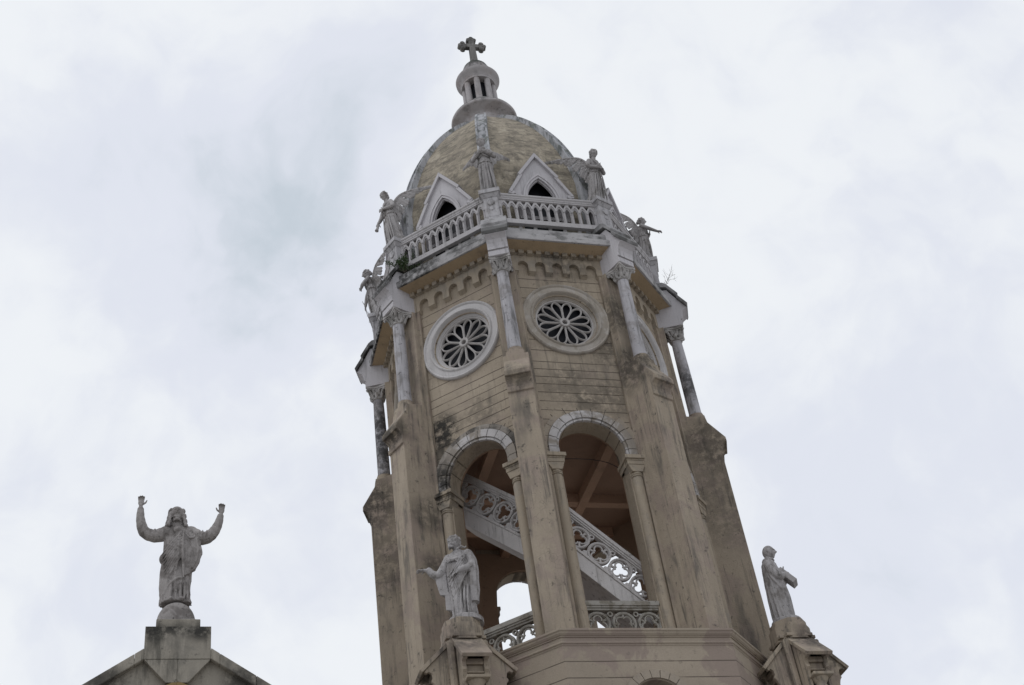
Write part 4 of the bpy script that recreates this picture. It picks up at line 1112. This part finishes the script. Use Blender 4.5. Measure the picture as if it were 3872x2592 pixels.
bmb = MB(); bmb.box(-.30, .30, -.30, .30, -.03, .04); bmb.build('base', M_STAT, st, bevel=.01)
cs_ = finish_statue(christ(), 'body', M_STAT, (0, 0, 0), 0, .0085, 1.0, st); cs_.location = (-.03, 0, .45); cs_.scale = (1.04, 1.0, 1.03)

# ---- bearded apostle with outstretched arm
def peter():
    m = MB()
    robe(m, [(0.0, .02, 0, .235, .19, .07), (.12, .01, 0, .225, .185, .09), (.35, .0, 0, .225, .18, .09), (.62, -.01, 0, .235, .175, .07), (.85, -.02, 0, .25, .17, .05), (1.05, -.02, 0, .255, .165, .04), (1.22, -.02, .01, .245, .145, .03), (1.34, -.02, .015, .20, .12, .02), (1.42, -.02, .02, .08, .08, 0)], 10, 11)
    limb(m, [(-.02, .02, 1.34), (-.04, -.01, 1.48)], [.070, .060])
    head(m, (-.055, -.04, 1.575), 1.25, rad(-30), rad(-14), rad(-6), 1.0, 'curls')
    limb(m, [(-.20, 0, 1.28), (-.30, -.05, 1.10), (-.40, -.10, .98), (-.50, -.14, 1.02), (-.56, -.16, 1.10)], [.105, .10, .085, .070, .062], 14, 6, .03, 1)
    limb(m, [(-.55, -.16, 1.10), (-.64, -.19, 1.12)], [.036, .030])
    hand(m, (-.63, -.19, 1.12), (-1, -.25, .02), (0, -.2, -1), 1.0, 1, .35, .5)
    # sleeve hanging from the outstretched arm
    m.hexa([(-.40, -.14, .58), (-.25, -.08, .56), (-.25, .03, .56), (-.38, -.02, .58), (-.48, -.16, .98), (-.26, -.1, 1.05), (-.26, .03, 1.05), (-.46, -.03, .98)])
    m.hexa([(-.34, -.08, .30), (-.2, -.06, .26), (-.2, .05, .26), (-.3, .04, .30), (-.32, -.1, .62), (-.2, -.08, .62), (-.2, .05, .62), (-.3, .04, .62)])
    # bent arm that gathers the mantle
    limb(m, [(.19, .0, 1.27), (.27, -.02, 1.08), (.25, -.10, .96), (.12, -.17, .92), (.04, -.20, .89)], [.105, .098, .085, .065, .050], 14)
    hand(m, (.05, -.20, .90), (-.75, -.3, -.45), (.2, .5, -.6), 1.0, -1, .5, .2)
    robe(m, [(.30, .22, -.02, .09, .10, .12), (.60, .25, -.03, .10, .11, .12), (.95, .28, -.03, .10, .11, .08), (1.10, .27, -.02, .09, .10, .04)], 5, 13, 40, 26)
    for i in range(8):
        x = i / 7
        fold(m, [(lerp(.16, .20, x), -.15, lerp(1.22, .86, x)), (lerp(-.02, .05, x), -.19, lerp(1.0, .62, x)), (lerp(-.22, -.12, x), -.14, lerp(.86, .22, x))], .014)
    for x in (-.05, .03, .10, .17): fold(m, [(x + .02, -.16, .62), (x, -.19, .35), (x - .01, -.195, .03)], .018)
    fold(m, [(-.2, -.1, 1.28), (-.08, -.17, 1.18), (.06, -.18, 1.16), (.2, -.12, 1.22)], .02)
    for a in range(7):                                   # rosettes of the mantle clasp
        m.ball((.05 + .035 * math.cos(a * .9), -.185, 1.14 + .035 * math.sin(a * .9)), .018, 8, 6)
        m.ball((.15 + .035 * math.cos(a * .9), -.165, 1.16 + .035 * math.sin(a * .9)), .018, 8, 6)
    m.tube([(.05, -.15, 1.36), (.12, -.1, 1.42), (.17, -.05, 1.40), (.2, -.04, 1.43)], [.02, .02, .016, .008], 7)
    for i in range(12):
        m.tube([(-.2 + .03 * i, -.13 - .04 * math.sin(PI * i / 11), 1.24), (-.2 + .03 * i, -.15 - .04 * math.sin(PI * i / 11), 1.13)], [.012, .009], 6)
    m.ball((-.08, -.19, .01), (.04, .07, .03)); m.ball((.10, -.18, .01), (.04, .07, .03))
    m.lathe([(.33, -.06), (.33, .02), (.31, .035), (0, .04)], 30)
    return m
ps = finish_statue(peter(), 'saint_statue', M_STATL, fp(.5, -3.03, 3.13, -6.215), az(-.30), .0075, 1.03)
ps.scale = (.95, 1.0, 1.03)
tag(ps, 'weathered bearded stone saint pointing with one arm, on the pinnacle before the left arch', 'statue')

# ---- bald monk with a book, seen from the side
def monk():
    m = MB()
    robe(m, [(0.0, 0, .02, .19, .185, .06), (.15, 0, .02, .20, .195, .07), (.45, 0, .015, .21, .20, .06), (.75, 0, .015, .215, .185, .045), (1.0, 0, .02, .22, .165, .03), (1.16, 0, .03, .20, .14, .02), (1.25, 0, .03, .12, .10, .0)], 9, 21)
    limb(m, [(0, .03, 1.2), (0, .0, 1.36)], [.075, .06])
    head(m, (0, -.03, 1.435), 1.22, 0, rad(2), 0, 0, 'none')
    m.lathe([(.09, 1.24), (.12, 1.26), (.10, 1.30), (.07, 1.31)], 20, lambda x, y, h: (x, y + .02, h))
    for s in (-1, 1):
        limb(m, [(s * .17, .03, 1.12), (s * .215, .0, .94), (s * .19, -.10, .84), (s * .06, -.20, .90)], [.088, .085, .078, .05], 14)
    hand(m, (.08, -.19, .90), (-.6, -.5, .35), (0, .5, -.5), 1.0, -1, .6, .2); hand(m, (-.08, -.19, .86), (.6, -.5, .2), (0, .3, .6), 1.0, 1, .6, .2)
    bk = Matrix.Rotation(rad(-36), 3, 'X')
    def bxr(cx, cy, cz, a, b, c_):
        m.hexa([Vector((cx, cy, cz)) + bk @ Vector(q) for q in ((-a, -b, -c_), (a, -b, -c_), (a, b, -c_), (-a, b, -c_), (-a, -b, c_), (a, -b, c_), (a, b, c_), (-a, b, c_))])
    bxr(0, -.235, .86, .13, .05, .19)
    m.tube([(0, -.19, 1.02), (0, -.22, 1.10)], [.02, .012], 6)
    # cape hem and front drapery
    for s in (-1, 1):
        fold(m, [(s * .12, .05, 1.20), (s * .22, .06, .90), (s * .20, -.06, .62), (s * .08, -.17, .40)], .02)
        fold(m, [(s * .15, -.06, .80), (s * .19, -.02, .55), (s * .15, -.10, .25)], .018)
        fold(m, [(s * .10, -.14, .78), (s * .11, -.17, .45), (s * .07, -.17, .12)], .018)
        fold(m, [(s * .17, .08, .7), (s * .19, .06, .4), (s * .17, .06, .05)], .014)
        for i in range(4): fold(m, [(s * .20, -.05 + .03 * i, 1.06 - .03 * i), (s * .235, -.02 + .02 * i, .93 - .02 * i), (s * .20, -.08 + .02 * i, .84)], .012)
    m.ball((-.07, -.16, .02), (.04, .08, .035)); m.ball((.07, -.15, .02), (.04, .08, .035))
    m.lathe([(.27, -.05), (.27, .02), (.25, .035), (0, .04)], 24, lambda x, y, h: (x, y, h))
    return m
ms = finish_statue(monk(), 'saint_statue', M_STATL, fp(.5, 3.13, 3.13, -6.225), rad(82), .0075, 1.055)
tag(ms, 'bald stone monk statue holding a book, seen from the side on the right pinnacle', 'statue')

# ---- angels on the balcony pedestals
def angel(pose):
    m = MB()
    robe(m, [(0.0, 0, .03, .205, .19, .07), (.08, 0, .02, .19, .18, .09), (.30, 0, .0, .165, .155, .09), (.55, 0, -.01, .155, .14, .07), (.80, 0, 0, .145, .12, .04), (.95, 0, .0, .125, .105, .03), (1.10, 0, 0, .15, .11, .02), (1.20, 0, .01, .135, .10, .01), (1.27, 0, .02, .06, .06, 0)], 8, 31 + pose)
    robe(m, [(.84, 0, 0, .165, .135, .08), (.90, 0, 0, .155, .125, .06), (.97, 0, 0, .13, .11, .03)], 9, 41 + pose, 64, 14)
    limb(m, [(0, .01, 1.22), (0, -.01, 1.34)], [.052, .046])
    yaw = {0: 0, 1: rad(-8), 2: rad(0), 3: rad(10), 4: rad(0)}[pose]
    head(m, (0, -.02, 1.425), .98, yaw, rad(14 if pose == 3 else 2), 0, 0, 'curls')
    for s in (-1, 1):
        wing(m, (s * .06, .09, 1.08), (s * .60, .78, .36 if pose == 4 else .24), (0, -.12, 1), .90 if pose else .66, 1, .40 if pose else .34, 3 + s)
    def arm(s, e_, w_, d, pn, side):
        limb(m, [(s * .135, 0, 1.17), e_, w_], [.058, .048, .032], 12, 7)
        hand(m, w_, d, pn, .9, side, .5, .2)
    if pose in (0,):
        arm(-1, (-.23, -.05, .98), (-.05, -.17, 1.10), (.8, -.1, .5), (0, 1, .2), 1); arm(1, (.23, -.05, .98), (.05, -.17, 1.08), (-.8, -.1, .5), (0, 1, .2), -1)
    elif pose == 1:
        arm(-1, (-.22, -.06, .96), (-.05, -.17, .93), (.9, -.3, 0), (0, .6, -.5), 1); arm(1, (.23, -.04, .97), (.06, -.17, .95), (-.9, -.3, 0), (0, .6, .5), -1)
        m.ball((0, -.20, .95), (.05, .03, .03))
    elif pose == 2:
        arm(-1, (-.20, -.16, 1.00), (-.17, -.35, .90), (0, -1, -.35), (0, -.2, -1), -1); arm(1, (.21, -.05, .97), (.04, -.17, 1.02), (-.9, -.2, .2), (0, 1, 0), -1)
    elif pose == 3:
        arm(1, (.21, -.05, .97), (.02, -.16, 1.00), (-.9, -.2, .2), (0, 1, 0), -1); arm(-1, (-.19, -.10, .90), (-.19, -.22, .72), (-.05, -.4, -.9), (1, 0, 0), 1)
        m.tube([(-.19, -.23, .68), (-.20, -.29, .54), (-.20, -.31, .50)], [.022, .034, .045], 10)
    else:
        arm(1, (.19, -.16, .98), (.05, -.22, 1.02), (-.6, -.4, .3), (0, 1, 0), -1); arm(-1, (-.20, -.16, .94), (-.16, -.26, .62), (0, -.3, -1), (0, .5, 0), 1)
        m.tube([(-.16, -.28, .30), (-.16, -.27, .62), (-.16, -.30, .80)], [.008, .01, .008], 6)
    for i in range(5):
        x = -.12 + .06 * i
        fold(m, [(x * .8, -.125, .80), (x, -.155, .45), (x * 1.25, -.175, .03)], .016)
    fold(m, [(-.12, -.09, 1.18), (.0, -.13, 1.04), (.12, -.10, .96)], .013); fold(m, [(.12, -.09, 1.18), (.02, -.13, 1.06), (-.1, -.11, .97)], .013)
    m.ball((-.06, -.19, .015), (.03, .055, .025)); m.ball((.07, -.19, .015), (.03, .055, .025))
    return m
for k, pose, lab in ((0, 0, 'stone angel facing forward with hands on its chest, before the middle dome rib'),
                     (1, 1, 'stone angel with hands joined at the waist and one wing over the right gablet'),
                     (2, 2, 'stone angel at far right stretching its arms forward against the sky'),
                     (-1, 3, 'stone angel left of the dome with one hand on its chest, lowering a short horn'),
                     (-2, 4, 'stone angel low at far left, half hidden behind the eaves bracket')):
    a_ = finish_statue(angel(pose), 'angel_statue', M_STATL, fp(k, 0, 3.38, 4.68), az(k), .0065, {2: 1.02}.get(k, 1.10))
    a_.rotation_euler = (rad({2: 5}.get(k, 9)), 0, az(k))
    tag(a_, lab, 'angel statue', 'stone angels on the balcony pedestals')

# ------------------------------------------------------------ weeds
def weed(name, label, loc, n, h, seed, leafy, twig_r=.004, spread=.9, lean=(0, 0, 0)):
    rnd = random.Random(seed); t = thing(name, label, 'plant', loc); stems = MB(); leaves = MB()
    def br_(p0, d, ln_, r, depth):
        pts = [p0]; dd = d.copy()
        for i in range(5):
            dd = (dd + Vector((rnd.uniform(-.25, .25), rnd.uniform(-.25, .25), rnd.uniform(-.1, .2)))).normalized(); pts.append(pts[-1] + dd * ln_ / 5)
        stems.tube(pts, [lerp(r, r * .45, i / 5) for i in range(6)], 5)
        if leafy:
            for q in pts[1:]:
                for _ in range(leafy):
                    a = Vector((rnd.uniform(-1, 1), rnd.uniform(-1, 1), rnd.uniform(-.3, .8))).normalized(); b = a.cross(Vector((rnd.random(), rnd.random(), rnd.random()))).normalized()
                    L_ = rnd.uniform(.035, .06); c_ = q + a * .01
                    leaves.add([c_, c_ + a * L_ * .5 + b * L_ * .22, c_ + a * L_, c_ + a * L_ * .5 - b * L_ * .22], [(0, 1, 2, 3)])
        if depth > 0:
            for i in range(3):
                q = pts[rnd.randint(2, 5)]
                br_(q, (dd + Vector((rnd.uniform(-1, 1), rnd.uniform(-1, 1), rnd.uniform(-.4, .8)))).normalized(), ln_ * .6, r * .6, depth - 1)
    for i in range(n):
        d = Vector((rnd.uniform(-spread, spread), rnd.uniform(-spread, spread), 1)) + Vector(lean)
        br_(Vector((rnd.uniform(-.05, .05), rnd.uniform(-.05, .05), 0)), d.normalized(), h * rnd.uniform(.6, 1.1), twig_r, 1 if leafy else 2)
    stems.build('stem', M_TWIG, t)
    if leafy: leaves.build('foliage', M_LEAF, t)
weed('weed_plant', 'leafy green weed rooted at the left end of the balcony ledge', fp(-1, .36, 3.50, 3.48), 9, .42, 3, 6, .005, .8)
weed('dry_weed', 'bare twiggy weed sticking out beside the right-hand pedestal', fp(2, 0, 3.64, 3.80), 3, .50, 8, 0, .0065, .3, lean=(.9, 0, -.2))
weed('dry_weed', 'small dry twig growing before the far left angel', fp(-2, .0, 3.66, 4.62), 2, .26, 5, 0, .006, .4, lean=(-.3, 0, .5))
w = MB(); q = fp(.5, 1.52, 4.0, -7.35)
w.tube([Vector(q) + Vector((0, 0, z)) + Vector((.004 * math.sin(z * 9), 0, 0)) for z in (0, .2, .4, .55)], [.008, .007, .006, .004], 5)
